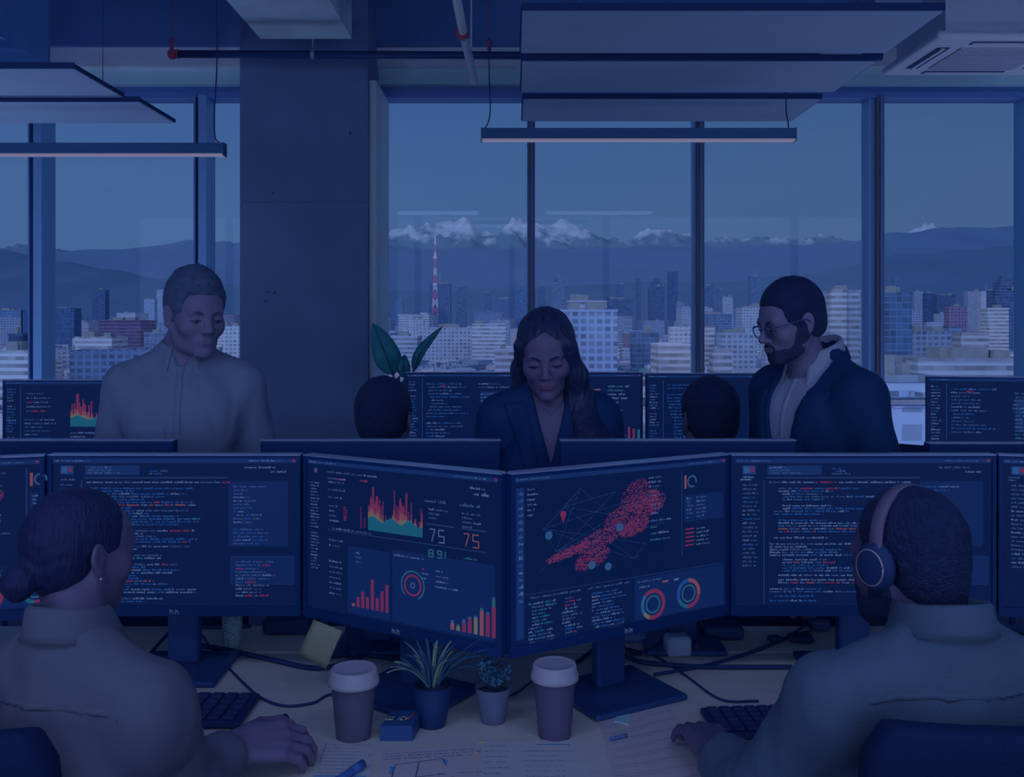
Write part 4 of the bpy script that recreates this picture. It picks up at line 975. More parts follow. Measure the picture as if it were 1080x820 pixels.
# computer mouse under the woman's hand
def mouse(label, c, rz):
    t = thing('computer_mouse', label, 'mouse', (c[0], c[1], DZ), rz)
    F = Field(axis(-.04, .04, .003), axis(-.07, .07, .003), axis(-.002, .05, .003)); F.ell((0, 0, .006), (.031, .056, .031), 0); F.halfspace((0, 0, .001), (0, 0, -1)); 
    F.mesh('shell', mat('mouse_black', alb((12, 28, 74)), .4), t) if False else None
    o = F.mesh('shell', mat('mouse_black', alb((12, 28, 74)), .4), None); o.parent = t
    mb = MB(); mb.cyl((-.003, .03, .032), (.003, .03, .032), .009, 12); mb.build('scroll_wheel', mat('slot_dark', (0, 0, 0)), t, local=True)
mouse('black mouse under the right hand of the seated woman', (at(284, 778).x, at(284, 778).y), math.radians(-66))
# cables lying on the desks
cab_m = mat('cable_black', alb((12, 28, 76)), .6)
def cable(label, pts, r=.0035, z=None, m=None):
    q = []
    for p in pts:
        if len(p) == 2: q.append(at(p[0], p[1], DZ+r))
        else: v = at(p[0], p[1], DZ+r+p[2]); q.append(v)
    mb = MB(); mb.tube(bez(q, 8), r, 7); o = mb.build('power_cable', m or cab_m); tag(o, label, 'cable'); return o
cable('thin black cable curling from the left screen stand to behind the brown cup', [(207, 662, .05), (228, 690), (252, 716), (275, 736), (300, 745), (330, 742), (350, 733), (385, 742, .002)], .0032)
cable('thick black cable running from the left stand under the sticky note', [(206, 680), (240, 686), (290, 697), (330, 705), (360, 701), (390, 690), (420, 684)], .0062)
cable('black cable crossing beside the left stand behind the woman', [(150, 700, .0), (165, 682, .01), (178, 668, .03), (190, 655, .06)], .0045)
cable('black cable looping below the left part of the dashboard screen', [(392, 690), (402, 682, .02), (418, 678, .015), (428, 668, .03)], .004)
cable('short black cable between the dashboard stand and the sticky note post', [(340, 693), (380, 691), (430, 697), (470, 699)], .0055)
cable('thin cable arching out from behind the small succulent', [(528, 738), (545, 731), (560, 720), (575, 714)], .0022)
cable('bundled black cable fanning left of the map screen stand', [(600, 705), (615, 694), (628, 683, .02), (634, 672, .05)], .005)
cable('long black cable crossing the desk right of the map screen stand', [(655, 690), (675, 698), (710, 702), (760, 704), (835, 704)], .0058)
cable('black cable rising diagonally to the connector pair on the right', [(690, 712), (735, 704), (775, 694), (812, 681), (832, 672)], .0045)
cable('thin black cable trailing from behind the map screen stand towards the hand', [(655, 683), (690, 692), (722, 712), (760, 738), (800, 740)], .003)
cable('black cable loop touching the blue power adapter', [(652, 676, .02), (668, 690), (688, 683, .01), (707, 668, .015), (720, 660, .01)], .004)
cable('thin cable drooping from the white cup to the connectors', [(820, 676), (845, 668, .004), (868, 664, .006), (882, 660, .01)], .0025)
cable('short cable standing up behind the connector pair', [(838, 668), (848, 660, .01), (853, 652, .02)], .004)
cable('black cable running along the desk edge behind the left stand', [(205, 662), (240, 662), (265, 661)], .005)
def puck(name, label, cat, px, py, wpx, hpx, m, rz=0, dd=.07):
    c = at(px, py); s = 1000/c.y; w_ = wpx/s; h_ = hpx/s
    mb = MB(); mb.bbox((-w_/2, 0, 0), (w_/2, dd, h_), min(.012, h_*.45), seg=3); mb.xf(Matrix.Translation(c) @ Matrix.Rotation(rz, 4, 'Z'))
    o = mb.build(name, m); tag(o, label, cat); return o
blk = mat('plastic_black', alb((12, 28, 74)), .45)
puck('docking_station', 'low rounded black device behind the foot of the left code screen', 'device', 302, 671, 52, 17, mat('speaker_cloth', alb((18, 32, 80)), .9, bump=.6, bscale=300))
puck('power_adapter', 'pale blue power adapter brick right of the map screen stand', 'power adapter', 718, 695, 27, 22, mat('adapter_blue', alb((62, 84, 142), 1.2), .5), .15, .05)
puck('power_adapter', 'small dark plug block attached beside the pale blue adapter', 'power adapter', 736, 692, 10, 12, blk, .1, .03)
puck('network_switch', 'flat black box with rounded corners behind the pale blue adapter', 'device', 763, 677, 44, 15, blk, -.05, .08)
puck('card_reader', 'flat blue-grey device next to the black box under the map screen', 'device', 722, 672, 32, 9, mat('device_blue', alb((36, 60, 118), 1.1), .4), .25, .05)
puck('cable_plug', 'black connector lying left of its pair on the right desk', 'connector', 820, 679, 14, 6, blk, .2, .03)
puck('cable_plug', 'larger black connector lying right of its pair on the right desk', 'connector', 846, 680, 26, 8, blk, -.1, .04)
puck('cable_box', 'small dark box with blue top left of the pale blue adapter', 'device', 671, 680, 26, 9, mat('device_blue', (0, 0, 0)), .1, .04)
puck('monitor_riser', 'black block behind the elbow of the headset man, left of the white cup', 'device', 866, 668, 22, 14, blk, 0, .06)
# white mug with dark swoosh
c = at(900, 672); t = thing('mug', 'white cup with a dark curved mark beside the headset man', 'mug', c)
mb = MB(); R = .017; mb.lathe([(0, 0), (R*.72, 0), (R*.95, .015), (R, .044), (R*.9, .044), (R*.85, .016), (0, .006)], c, 28); mb.build('cup_body', mat('mug_white', alb((104, 116, 168), 1.3), .35), t)
mb = MB(); mb.tube(bez([c+Vector((-.013, -.0125, .034)), c+Vector((-.004, -.0175, .022)), c+Vector((.006, -.0172, .020)), c+Vector((.012, -.0135, .028))], 5), .0018, 6); mb.build('curved_mark', cab_m, t)
# post under the sticky note
mb = MB(); a = at(366, 694); mb.cyl(a, a+Vector((0, 0, .075)), .0045, 8); mb.cyl(a+Vector((0,0,.07)), a+Vector((.01,.04,.078)), .0045, 8); o = mb.build('cable_hook', blk); tag(o, 'thin dark upright hook standing on the desk right of the sticky note', 'hook')
# papers
def sheet(label, corners, fn, m, name='paper_sheet', lift=.0):
    q = [at(*p) for p in corners]; t = thing(name, label, 'paper', q[0]); up = Vector((0, 0, .0012+lift))
    mb = MB(); vs = [p+up for p in q]; lo = [p+Vector((0, 0, .0002+lift)) for p in q]; mb.add(vs+lo, [(0,1,2,3),(7,6,5,4),(0,4,5,1),(1,5,6,2),(2,6,7,3),(3,7,4,0)]); mb.build('sheet', m, t)
    mb = MB(); mb.keepn = True
    def uv(u, v): return (vs[0].lerp(vs[1], u)).lerp(vs[3].lerp(vs[2], u), v)+Vector((0, 0, .0004))
    def ln(u0, v0, u1, v1, th, mm):
        a, b = uv(u0, v0), uv(u1, v1); n = (b-a).cross(Vector((0, 0, 1))).normalized()*th/2; mb.quad(a-n, b-n, b+n, a+n, mm)
    def txt(u, v, n, du=.009, th=.003, sd=0):
        r = random.Random(sd+int(v*1000)); i = 0
        while i < n:
            L = r.randint(2, 7)
            for j in range(L):
                if r.random() < .85:
                    a = uv(u+(i+j)*du, v); h = (uv(u, v)-uv(u, v+.01)).normalized()*th*r.choice((.6, 1)); w_ = (uv(u+du*.6, v)-uv(u, v)); mb.quad(a, a+w_, a+w_+h, a+h, ink_m)
            i += L+1
    fn(ln, txt); mb.build('printing', ink_m, t)
ink_m = mat('ink_dark', alb((34, 44, 92)), .8); blue_ink = mat('ink_blue', alb((30, 74, 150), 1.2), .6); paper_m = mat('paper', alb((84, 84, 122), 1.45), .8); paper2_m = mat('paper_second', alb((80, 80, 118), 1.45), .8)
def f1(ln, txt):
    ln(.06, .03, .06, .24, .001, ink_m)
    for i in range(9): txt(.06, .05+i*.035, 62 if i % 3 else 90, .010, .003, i)
    ln(.04, .36, .94, .36, .0045, blue_ink)
    for i in range(12): txt(.06, .42+i*.04, 80, .010, .0035, i+20)
sheet('printed sheet with a blue rule, left of the centre in front of the brown cup', [(342, 782), (398, 783), (372, 905), (296, 905)], f1, paper_m)
def f2(ln, txt):
    for i in range(3): txt(.03, .06+i*.03, 85, .011, .004, i)
    for a in ((.16, .18, .64, .14), (.16, .34, .64, .30), (.16, .18, .14, .34), (.64, .14, .68, .22), (.40, .16, .38, .32)): ln(*a, .0022, ink_m)
    ln(.13, .20, .13, .28, .007, blue_ink); ln(.13, .36, .13, .42, .007, blue_ink); ln(.60, .30, .68, .30, .005, blue_ink); ln(.66, .15, .69, .19, .006, blue_ink)
    ln(.73, .34, .76, .34, .006, red_m)
    for i in range(8): txt(.80 if i < 4 else .2, .3+i*.06, 18, .011, .004, i+9)
sheet('wide handwritten sheet with boxes and arrows, front centre of the desk', [(404, 792), (502, 786), (512, 905), (380, 905)], f2, paper2_m, lift=.0003)
def f3(ln, txt):
    for i in range(8): txt(.04, .07+i*.055, 26, .0085, .004, i)
    for i in range(8): txt(.42, .12+i*.05, 40, .0085, .003, i+30)
    ln(.55, .05, .88, .05, .0045, blue_ink); ln(.36, .12, .92, .12, .0008, ink_m); ln(.36, .22, .92, .22, .0008, ink_m)
sheet('printed sheet with two columns in front of the right cup', [(508, 782), (612, 782), (650, 905), (500, 905)], f3, paper_m, lift=.0006)
def f4(ln, txt):
    for i in range(10): ln(.02, .06+i*.07, .98, .06+i*.07, .0007, ink_m); txt(.1, .08+i*.07, 40, .012, .002, i)
sheet('faint ruled sheet lying between the right cup and the hand of the headset man', [(632, 762), (706, 742), (790, 905), (668, 905)], f4, paper2_m, lift=.0)
# pens and small notes
def pen(name, label, a, b, r, m, capm=None, cat='pen'):
    A, B = at(*a, DZ+r+.002), at(*b, DZ+r+.002); t = thing(name, label, cat, A)
    mb = MB(); mb.tube([A, A.lerp(B, .06), A.lerp(B, .94), B], [r*.4, r, r, r*.6], 10); mb.build('barrel', m, t)
    mb = MB(); mb.tube([A.lerp(B, .62), A.lerp(B, .99)], r*1.15, 10); mb.build('cap', capm or m, t)
pen('marker_pen', 'fat dark blue marker cut by the lower picture edge on the printed sheet', (352, 826), (383, 806), .0075, mat('marker_navy', alb((22, 48, 112), 1.1), .4))
pen('ballpoint_pen', 'short dark blue pen lying between the right cup and the hand of the headset man', (643, 780), (661, 776), .0035, mat('pen_navy', alb((30, 56, 116)), .4))
pen('pencil', 'yellow pencil lying across the foot of the map screen', (648, 722), (670, 731), .0035, mat('pencil_yellow', alb((110, 96, 92), 1.2), .5), cat='pencil')
bpy.data.objects['pencil'].location.z += 0
mb = MB(); q = [at(*p, DZ+.0035) for p in ((652, 752), (666, 754), (663, 764), (648, 761))]; mb.add(q+[p-Vector((0, 0, .003)) for p in q], [(0,1,2,3),(7,6,5,4),(0,4,5,1),(1,5,6,2),(2,6,7,3),(3,7,4,0)])
o = mb.build('page_marker', mat('tab_blue', alb((62, 98, 158), 1.3), .5)); tag(o, 'small light blue paper tab on the desk below the pencil', 'paper tab')
for px, py, mm, lb in ((508, 782, mat('tab_olive', alb((86, 92, 96), 1.2), .6), 'tiny olive paper star below the succulent'), (504, 793, mat('tab_orange', alb((140, 72, 90), 1.2), .6), 'tiny orange arrow tab below the succulent')):
    c = at(px, py, DZ+.003); mb = MB(); pts = [(c.x+.006*math.cos(k*PI/4)*(1 if k % 2 else .45), c.y+.010*math.sin(k*PI/4)*(1 if k % 2 else .45)) for k in range(8)]; mb.prism(pts, DZ+.0012, DZ+.003, axis='z'); o = mb.build('paper_tab', mm); tag(o, lb, 'paper tab')

# ---------------------------------------------------------------- big leaf plant by the column
c = (PX(428, 6.0), 6.0, 0); t = thing('potted_plant', 'tall plant with two big upright paddle leaves beside the concrete column', 'potted plant', c)
lf_m = mat('big_leaf', alb((14, 62, 92), 1.3), .45, spec=.4, var=.12, vscale=9); stm = mat('leaf_stem', alb((60, 60, 96), 1.2), .6)
mb = MB(); mb.lathe([(0, 0), (.15, 0), (.2, .38), (.185, .38), (.17, .34), (0, .34)], c, 32); mb.build('pot', mat('pot_grey2', alb((50, 60, 104)), .7), t)
def big_leaf(bp, mid, tip, wl, wr, twist, seg=14):
    """leaf through pixel points base, mid, tip; wl/wr widths in pixels either side"""
    d = 6.0; b_, m_, t_ = Vector(P(*bp, d)), Vector(P(*mid, d)), Vector(P(*tip, d)); m_.y -= .05; rows = []
    sp = bez([b_, m_, t_], seg//2)
    for i, p in enumerate(sp):
        q = i/(len(sp)-1); w_ = math.sin(PI*min(1, q**.8))**.75; tg = (sp[min(i+1, len(sp)-1)]-sp[max(i-1, 0)]).normalized(); u = tg.cross(Vector((0, 1, 0))).normalized()
        u = (u*math.cos(twist)+Vector((0, 1, 0))*math.sin(twist)); f = d/1000; yv = Vector((0, .035*w_, 0))
        L = p-u*wl*f*w_; R_ = p+u*wr*f*w_
        rows.append([tuple(L+yv), tuple(p.lerp(L, .55)+yv*.35), tuple(p), tuple(p.lerp(R_, .55)+yv*.35), tuple(R_+yv)])
    mb = MB(); mb.rings(rows, None, True, cap=False, closed=False); o = mb.build('leaf', lf_m, t); mo = o.modifiers.new('t', 'SOLIDIFY'); mo.thickness = .004
    mb = MB(); mb.tube([p+Vector((0, -.003, 0)) for p in sp], [.009*(1-.8*i/len(sp)) for i in range(len(sp))], 6); mb.build('midrib', mat('midrib', alb((20, 50, 84)), .5), o)
big_leaf((415, 396), (407, 372), (393, 341), 15, 15, .15); big_leaf((436, 392), (445, 371), (467, 344), 5, 8, .5); big_leaf((428, 400), (426, 386), (427, 374), 7, 8, .1)
for pxy in ((428, 412), (421, 410)): big_leaf(pxy, (pxy[0]-2, pxy[1]-6), (pxy[0]+1, pxy[1]-14), 4, 4, .4)
for a, b in (((415, 396), (424, 470)), ((436, 392), (430, 470)), ((428, 400), (428, 470)), ((426, 412), (427, 470))):
    mb = MB(); A = Vector(P(*a, 6.0)); mb.tube(bez([A, A.lerp(Vector((c[0], 6.0, .34)), .5)+Vector((.02, 0, 0)), Vector((c[0], 6.0, .34))], 5), .008, 8); mb.build('stem', stm, t)

# ---------------------------------------------------------------- chairs
ch_m = mat('chair_fabric', alb((10, 26, 70), 1.1), .8, bump=.3, bscale=250); chp = mat('chair_plastic', alb((12, 28, 74)), .5)
def chair(label, x, y, rz, ztop=1.0, wid=.44, seatz=.47, group=None):
    """local -Y is the way a sitter faces"""
    t = thing('office_chair', label, 'chair', (x, y, 0), rz, group)
    mb = MB(); mb.bbox((-.235, -.23, seatz-.07), (.235, .22, seatz), .035, seg=3); mb.build('seat', ch_m, t, local=True)
    mb = MB(); rings = []
    for i in range(11):
        q = i/10; z = seatz+.10+(ztop-seatz-.10)*q; hw = wid/2*(1-.10*(1-q)) - (wid*.5*.14*max(0, (q-.85)/.15)**2); yy = .23+.05*q; cv = .04
        row = []
        for k in range(9): u = -1+k/4; row.append((u*hw, yy-cv*u*u+.0, z))
        for k in range(8, -1, -1): u = -1+k/4; row.append((u*hw, yy-cv*u*u+.045, z))
        rings.append(row)
    mb.rings(rings, None, True); o = mb.build('backrest', ch_m, t, local=True); mo = o.modifiers.new('b', 'BEVEL'); mo.width = .012; mo.segments = 2; mo.limit_method = 'ANGLE'
    mb = MB(); mb.tube([(0, .30, seatz+.30), (0, .33, seatz+.05), (0, .20, seatz-.08), (0, 0, seatz-.09)], .025, 8); mb.build('back_support', chp, t, local=True)
    mb = MB(); mb.cyl((0, 0, .10), (0, 0, seatz-.06), .028, 12); mb.build('pole', chp, t, local=True)
    for k in range(5):
        a = 2*PI*k/5; ex, ey = .29*math.cos(a), .29*math.sin(a); mb = MB(); mb.tube([(0, 0, .11), (ex, ey, .075)], [.028, .018], 8); f = mb.build('base_arm', chp, t, local=True)
        mb = MB(); mb.cyl((ex-.012, ey, .028), (ex+.012, ey, .028), .028, 12); mb.cyl((ex, ey, .03), (ex, ey, .075), .008, 6); mb.build('caster', chp, f, local=True)
    for s in (-1, 1):
        mb = MB(); mb.tube([(s*.235, .02, seatz-.05), (s*.27, .02, seatz+.02), (s*.27, .02, seatz+.17)], .014, 8); mb.bbox((s*.27-.035, -.12, seatz+.17), (s*.27+.035, .12, seatz+.195), .012); mb.build('armrest', chp, t, local=True)
    return t
# ---------------------------------------------------------------- city, hills and mountains outside
GZ = -40.0
def bmat(name, style, su=3.6, sv=3.3):
    m = bpy.data.materials.new(name); m.use_nodes = True; nt = m.node_tree; N = nt.nodes; L = nt.links; b = N['Principled BSDF']; b.inputs['Roughness'].default_value = .8; b.inputs['Specular IOR Level'].default_value = .2
    tc = N.new('ShaderNodeTexCoord'); sx = N.new('ShaderNodeSeparateXYZ'); L.new(tc.outputs['Object'], sx.inputs[0]); ge = N.new('ShaderNodeNewGeometry'); oi = N.new('ShaderNodeObjectInfo')
    def M(op, a, b_=None, c=None):
        n = N.new('ShaderNodeMath'); n.operation = op
        for i, v in enumerate((a, b_, c)):
            if v is None: continue
            if isinstance(v, (int, float)): n.inputs[i].default_value = v
            else: L.new(v, n.inputs[i])
        return n.outputs[0]
    uu = M('ADD', sx.outputs[0], sx.outputs[1])
    fu = M('FRACT', M('MULTIPLY', uu, 1/su)); fv = M('FRACT', M('MULTIPLY', sx.outputs[2], 1/sv))
    wu = M('GREATER_THAN', fu, {'grid': .34, 'band': -.1, 'glass': .08}[style]); wv = M('GREATER_THAN', fv, {'grid': .42, 'band': .48, 'glass': .16}[style])
    sn = N.new('ShaderNodeSeparateXYZ'); tn = N.new('ShaderNodeVectorTransform'); tn.vector_type = 'NORMAL'; tn.convert_from = 'WORLD'; tn.convert_to = 'OBJECT'; L.new(ge.outputs['Normal'], tn.inputs[0]); L.new(tn.outputs[0], sn.inputs[0])
    side = M('LESS_THAN', M('ABSOLUTE', sn.outputs[2]), .5)
    mask = M('MULTIPLY', M('MULTIPLY', wu, wv), side)
    cell = N.new('ShaderNodeTexWhiteNoise'); cell.noise_dimensions = '2D'; cv = N.new('ShaderNodeCombineXYZ'); L.new(M('FLOOR', M('MULTIPLY', uu, 1/su)), cv.inputs[0]); L.new(M('FLOOR', M('MULTIPLY', sx.outputs[2], 1/sv)), cv.inputs[1]); L.new(cv.outputs[0], cell.inputs['Vector'])
    wall = oi.outputs['Color']
    dk = N.new('ShaderNodeMix'); dk.data_type = 'RGBA'; dk.blend_type = 'MULTIPLY'; dk.inputs[0].default_value = 1; L.new(wall, dk.inputs[6])
    vr = N.new('ShaderNodeMapRange'); L.new(cell.outputs['Value'], vr.inputs['Value']); vr.inputs['To Min'].default_value = .42; vr.inputs['To Max'].default_value = .74
    L.new(vr.outputs[0], dk.inputs[7])
    mx = N.new('ShaderNodeMix'); mx.data_type = 'RGBA'; L.new(mask, mx.inputs[0]); L.new(wall, mx.inputs[6]); L.new(dk.outputs[2], mx.inputs[7])
    no = N.new('ShaderNodeTexNoise'); no.inputs['Scale'].default_value = .12; L.new(tc.outputs['Object'], no.inputs['Vector']); rr = N.new('ShaderNodeMapRange'); rr.inputs['To Min'].default_value = .8; rr.inputs['To Max'].default_value = 1.2; L.new(no.outputs['Fac'], rr.inputs['Value'])
    fm = N.new('ShaderNodeVectorMath'); fm.operation = 'SCALE'; L.new(mx.outputs[2], fm.inputs[0]); L.new(rr.outputs[0], fm.inputs['Scale']); L.new(fm.outputs[0], b.inputs['Base Color'])
    return m
ROOFM = mat('roof_grey', (.30, .32, .34), .9, var=.1, vscale=.3)
BM = {'grid': bmat('facade_grid', 'grid'), 'band': bmat('facade_band', 'band'), 'glass': bmat('facade_glass', 'glass', 3.0, 3.4)}
CE = (.172, .245, .47)
def calb(rgb, k=1.0): return tuple(min(.9, s2l(c)/e*k) for c, e in zip(rgb, CE))
def bmesh_box(w, dp, h, roof=0, seed=0, name='building'):
    mb = MB(); r = random.Random(seed)
    mb.box((-w/2, -dp/2, 0), (w/2, dp/2, h)); 
    p = .4
    mb.box((-w/2-.2, -dp/2-.2, h-.2), (w/2+.2, -dp/2+p, h+1.0)); mb.box((-w/2-.2, dp/2-p, h-.2), (w/2+.2, dp/2+.2, h+1.0)); mb.box((-w/2-.2, -dp/2, h-.2), (-w/2+p, dp/2, h+1.0)); mb.box((w/2-p, -dp/2, h-.2), (w/2+.2, dp/2, h+1.0))
    for i in range(roof):
        x = r.uniform(-w*.35, w*.3); y = r.uniform(-dp*.35, dp*.3); a, b, c = r.uniform(2, w*.22), r.uniform(2, dp*.25), r.uniform(1.5, 4)
        mb.box((x, y, h), (x+a, y+b, h+c))
    return mb
NB = [0]; PLACED = []
def building(label, pl, pr, pt, D, rgb, style='grid', dp=None, rz=0.0, k=1.0, group=None, roof=2, parts=True, name='building', top=None):
    x0, x1 = PX(pl, D), PX(pr, D); w = x1-x0; h = PZ(pt, D)-GZ; dp = dp or max(8, w*.7); NB[0] += 1; PLACED.append(((x0+x1)/2, D+dp/2, math.hypot(w, dp)/2))
    col = calb(rgb, k)
    mb = bmesh_box(w, dp, h, 0 if parts else roof, NB[0])
    if parts:
        t = thing(name, label, 'building', ((x0+x1)/2, D+dp/2, GZ), rz, group)
        o = mb.build('facade', BM[style], t, local=True); o.color = (*col, 1)
        r = random.Random(NB[0]+77)
        for i in range(roof):
            a, b, c = r.uniform(.15, .35)*w, r.uniform(.2, .4)*dp, r.uniform(2, 5); x = r.uniform(-w*.45, w*.45-a); m2 = MB(); yo = -dp*(.42-.07*i); m2.box((x, yo, h+.01), (x+a, yo+b, h+c+.13*i)); q = m2.build('roof_unit', ROOFM, t, local=True); q.color = (*[v*.85 for v in col], 1)
        if top == 'mast':
            m2 = MB(); m2.tube([(0, 0, h), (0, 0, h+w*.6)], [w*.03, w*.008], 6); q = m2.build('mast', mat('mast', calb((70, 80, 130))), t, local=True)
        if top == 'step':
            m2 = MB(); m2.box((-w*.32, -dp*.35, h), (w*.32, dp*.3, h+w*.35)); m2.box((-w*.16, -dp*.2, h+w*.35), (w*.2, dp*.2, h+w*.6)); q = m2.build('stepped_top', BM[style], t, local=True); q.color = (*col, 1)
    else:
        t = mb.build(name, BM[style]); t.location = ((x0+x1)/2, D+dp/2, GZ); t.rotation_euler = (0, 0, rz); tag(t, label, 'building', group); t.color = (*col, 1)
    return t
B = building
# towers of the skyline and the named blocks in the middle distance
tower = (40, 66, 124)
B('dark slab tower standing alone above the skyline, left window', 97, 111, 306, 2600, (38, 64, 124), 'glass', roof=1)
B('pair-like pale tower left of the grey-haired man', 152, 163, 316, 2400, (66, 92, 148), 'grid'); B('taller pale tower close behind the head of the grey-haired man', 165, 176, 306, 2500, (68, 96, 150), 'grid', roof=1)
B('brick-red mid-rise block in the left window', 104, 148, 339, 900, (52, 56, 106), 'band', dp=40)
B('wide white office block under the brick-red block', 79, 118, 357, 600, (96, 116, 164), 'band', dp=25)
B('blue-glass block just left of the grey-haired man', 152, 180, 352, 650, (58, 82, 140), 'glass')
B('dark blue mid-rise at the left mullion', 53, 78, 326, 1300, (38, 66, 126), 'glass'); B('dark low tower at the left picture edge', 24, 34, 327, 1500, (34, 60, 122), 'glass')
B('broad faint block at the far left edge', -6, 22, 328, 1500, (46, 74, 134), 'grid'); B('dark office slab low in the far left window', 9, 24, 354, 520, (34, 58, 116), 'glass'); B('pale low hall low in the far left window', -20, 33, 372, 420, (96, 118, 168), 'band')
B('white block right of the grey-haired man', 234, 252, 345, 800, (92, 114, 164), 'grid')
B('tall bluish tower behind the radio mast', 452, 475, 300, 1900, (38, 66, 128), 'glass', top='mast'); B('slender tower right of the radio mast', 481, 492, 303, 2000, (44, 72, 132), 'glass', roof=1)
B('small square tower low on the left of the mast', 417, 425, 316, 2300, (44, 70, 128), 'grid'); B('low blue tower right of the slender tower', 511, 519, 309, 2400, (44, 70, 130), 'glass'); B('square blue tower left of the middle mullion', 544, 555, 301, 2100, (40, 72, 136), 'glass')
B('broad faint tower group left of the middle mullion', 522, 543, 316, 2300, (42, 66, 124), 'grid'); B('blue tower touching the middle mullion on its right', 568, 575, 302, 2200, (40, 70, 132), 'glass'); B('tower with a flat cap above the standing woman', 582, 595, 297, 2100, (52, 78, 136), 'glass', top='step')
B('white office block with red band left of the standing woman', 498, 533, 343, 800, (92, 112, 160), 'band', dp=30); B('big plain white gabled block left of the standing woman', 522, 548, 370, 480, (88, 106, 156), 'band', roof=1); B('broad white block far left of the standing woman', 440, 500, 347, 850, (84, 104, 156), 'grid', dp=30)
B('white tower-like block right of the column', 430, 447, 338, 1100, (84, 104, 154), 'grid'); B('low white warehouse left of the centre', 405, 440, 356, 700, (80, 102, 154), 'band', dp=40)
B('large grey-blue office tower with window bands right of the standing woman', 592, 651, 329, 420, (72, 96, 154), 'grid', dp=26, k=1.0); B('pale rear wing of the large office tower', 600, 640, 319, 520, (78, 98, 150), 'band', dp=22)
B('squat faint tower right of the standing woman', 650, 658, 300, 2600, (40, 66, 126), 'glass'); B('narrow rounded tower, second of the skyline peaks', 671, 676, 294, 2500, (38, 64, 124), 'glass', roof=1); B('stepped dark tower in the middle of the skyline', 685, 701, 303, 2000, (34, 60, 120), 'glass', top='step'); B('tallest dark slab of the skyline', 705, 715, 287, 2300, (32, 58, 120), 'glass', roof=1)
B('low wide dark block behind the stepped tower', 640, 668, 316, 1700, (38, 64, 122), 'glass'); B('low dark block right of the tallest slab', 714, 722, 320, 1900, (56, 80, 134), 'grid'); B('dark slab tower just right of the third mullion', 742, 753, 302, 2000, (38, 66, 126), 'glass'); B('thin pale tower right of the third mullion', 758, 763, 306, 2200, (46, 72, 130), 'glass')
B('white-edged tower in the third window', 763, 773, 314, 1800, (76, 98, 146), 'grid'); B('tower with sloping crown behind the man in glasses', 791, 802, 292, 2300, (42, 72, 134), 'glass', top='mast'); B('white portal-shaped block left of the man in glasses', 783, 808, 325, 1100, (78, 100, 150), 'grid', dp=30)
B('broad blue-glass block in the third window', 742, 772, 332, 1200, (50, 78, 138), 'glass'); B('white cube house with dark side in the third window', 694, 728, 365, 460, (100, 116, 160), 'band', roof=0, dp=24); B('white panel block by the third mullion', 741, 754, 346, 640, (92, 108, 152), 'band', roof=0); B('long white apartment row in the third window', 762, 798, 353, 620, (76, 98, 150), 'grid', dp=18)
B('dark apartment block among trees in the second window', 667, 694, 352, 640, (48, 74, 132), 'glass'); B('white stacked terrace block in the second window', 707, 728, 346, 720, (96, 114, 160), 'grid'); B('low grey shed roof in the third window', 752, 772, 371, 430, (82, 98, 144), 'band', roof=0)
B('tall pale apartment tower right of the man in glasses', 877, 909, 308, 520, (78, 98, 146), 'band', dp=20, roof=3); B('thin paler slab for the sunlit left face of the pale apartment tower', 877, 893, 307.5, 519, (92, 110, 156), 'band', dp=3, roof=0)  # sunlit left face of the tower put in as a paler slab
B('dark glass-fronted tower right of the fourth mullion', 928, 962, 311, 470, (46, 74, 132), 'glass', dp=24, roof=3); B('pale edge slab of the dark glass-fronted tower', 922, 936, 309, 480, (74, 98, 152), 'grid', dp=20)
B('thin faint spire tower in the right window', 943, 949, 292, 2800, (48, 76, 136), 'glass', roof=0); B('short twin tower left part in the right window', 965, 974, 308, 1900, (66, 88, 140), 'grid'); B('short dark twin tower in the right window', 976, 986, 310, 1800, (36, 60, 118), 'glass'); B('dark tower pair right part in the right window', 988, 1008, 312, 1700, (40, 64, 120), 'glass')
B('pink-brown block in the right window', 1001, 1019, 324, 1000, (62, 66, 116), 'grid'); B('stepped skyscraper cluster, left part, right window', 1021, 1034, 308, 1600, (72, 92, 142), 'grid'); B('white pointed tower in the right window', 1035, 1050, 308, 1500, (88, 108, 156), 'grid', top='mast'); B('big dark stepped tower near the right picture edge', 1050, 1078, 307, 1100, (44, 68, 124), 'glass', top='step')
B('white office cube with banded windows near the right picture edge', 1042, 1064, 326, 850, (92, 110, 154), 'band'); B('long grey office building in the right window', 963, 1003, 351, 560, (66, 88, 140), 'grid', dp=22); B('pale blank wall building in the right window', 1014, 1043, 353, 500, (88, 104, 150), 'band', roof=0); B('blue-grey tall wing beside the long grey office building', 1001, 1015, 346, 600, (58, 82, 136), 'band', roof=0)
B('long white roofed depot just above the far right screen', 968, 1085, 381, 330, (84, 104, 152), 'band', dp=30, roof=3); B('green-hedged low block in the right window', 932, 965, 385, 340, (60, 84, 124), 'grid')
B('near white roof terrace building right of the man in glasses', 918, 985, 402, 160, (84, 108, 164), 'band', dp=12); B('near white house with small dark windows, lower right window', 920, 1000, 428, 110, (80, 104, 162), 'grid', dp=10, roof=0)
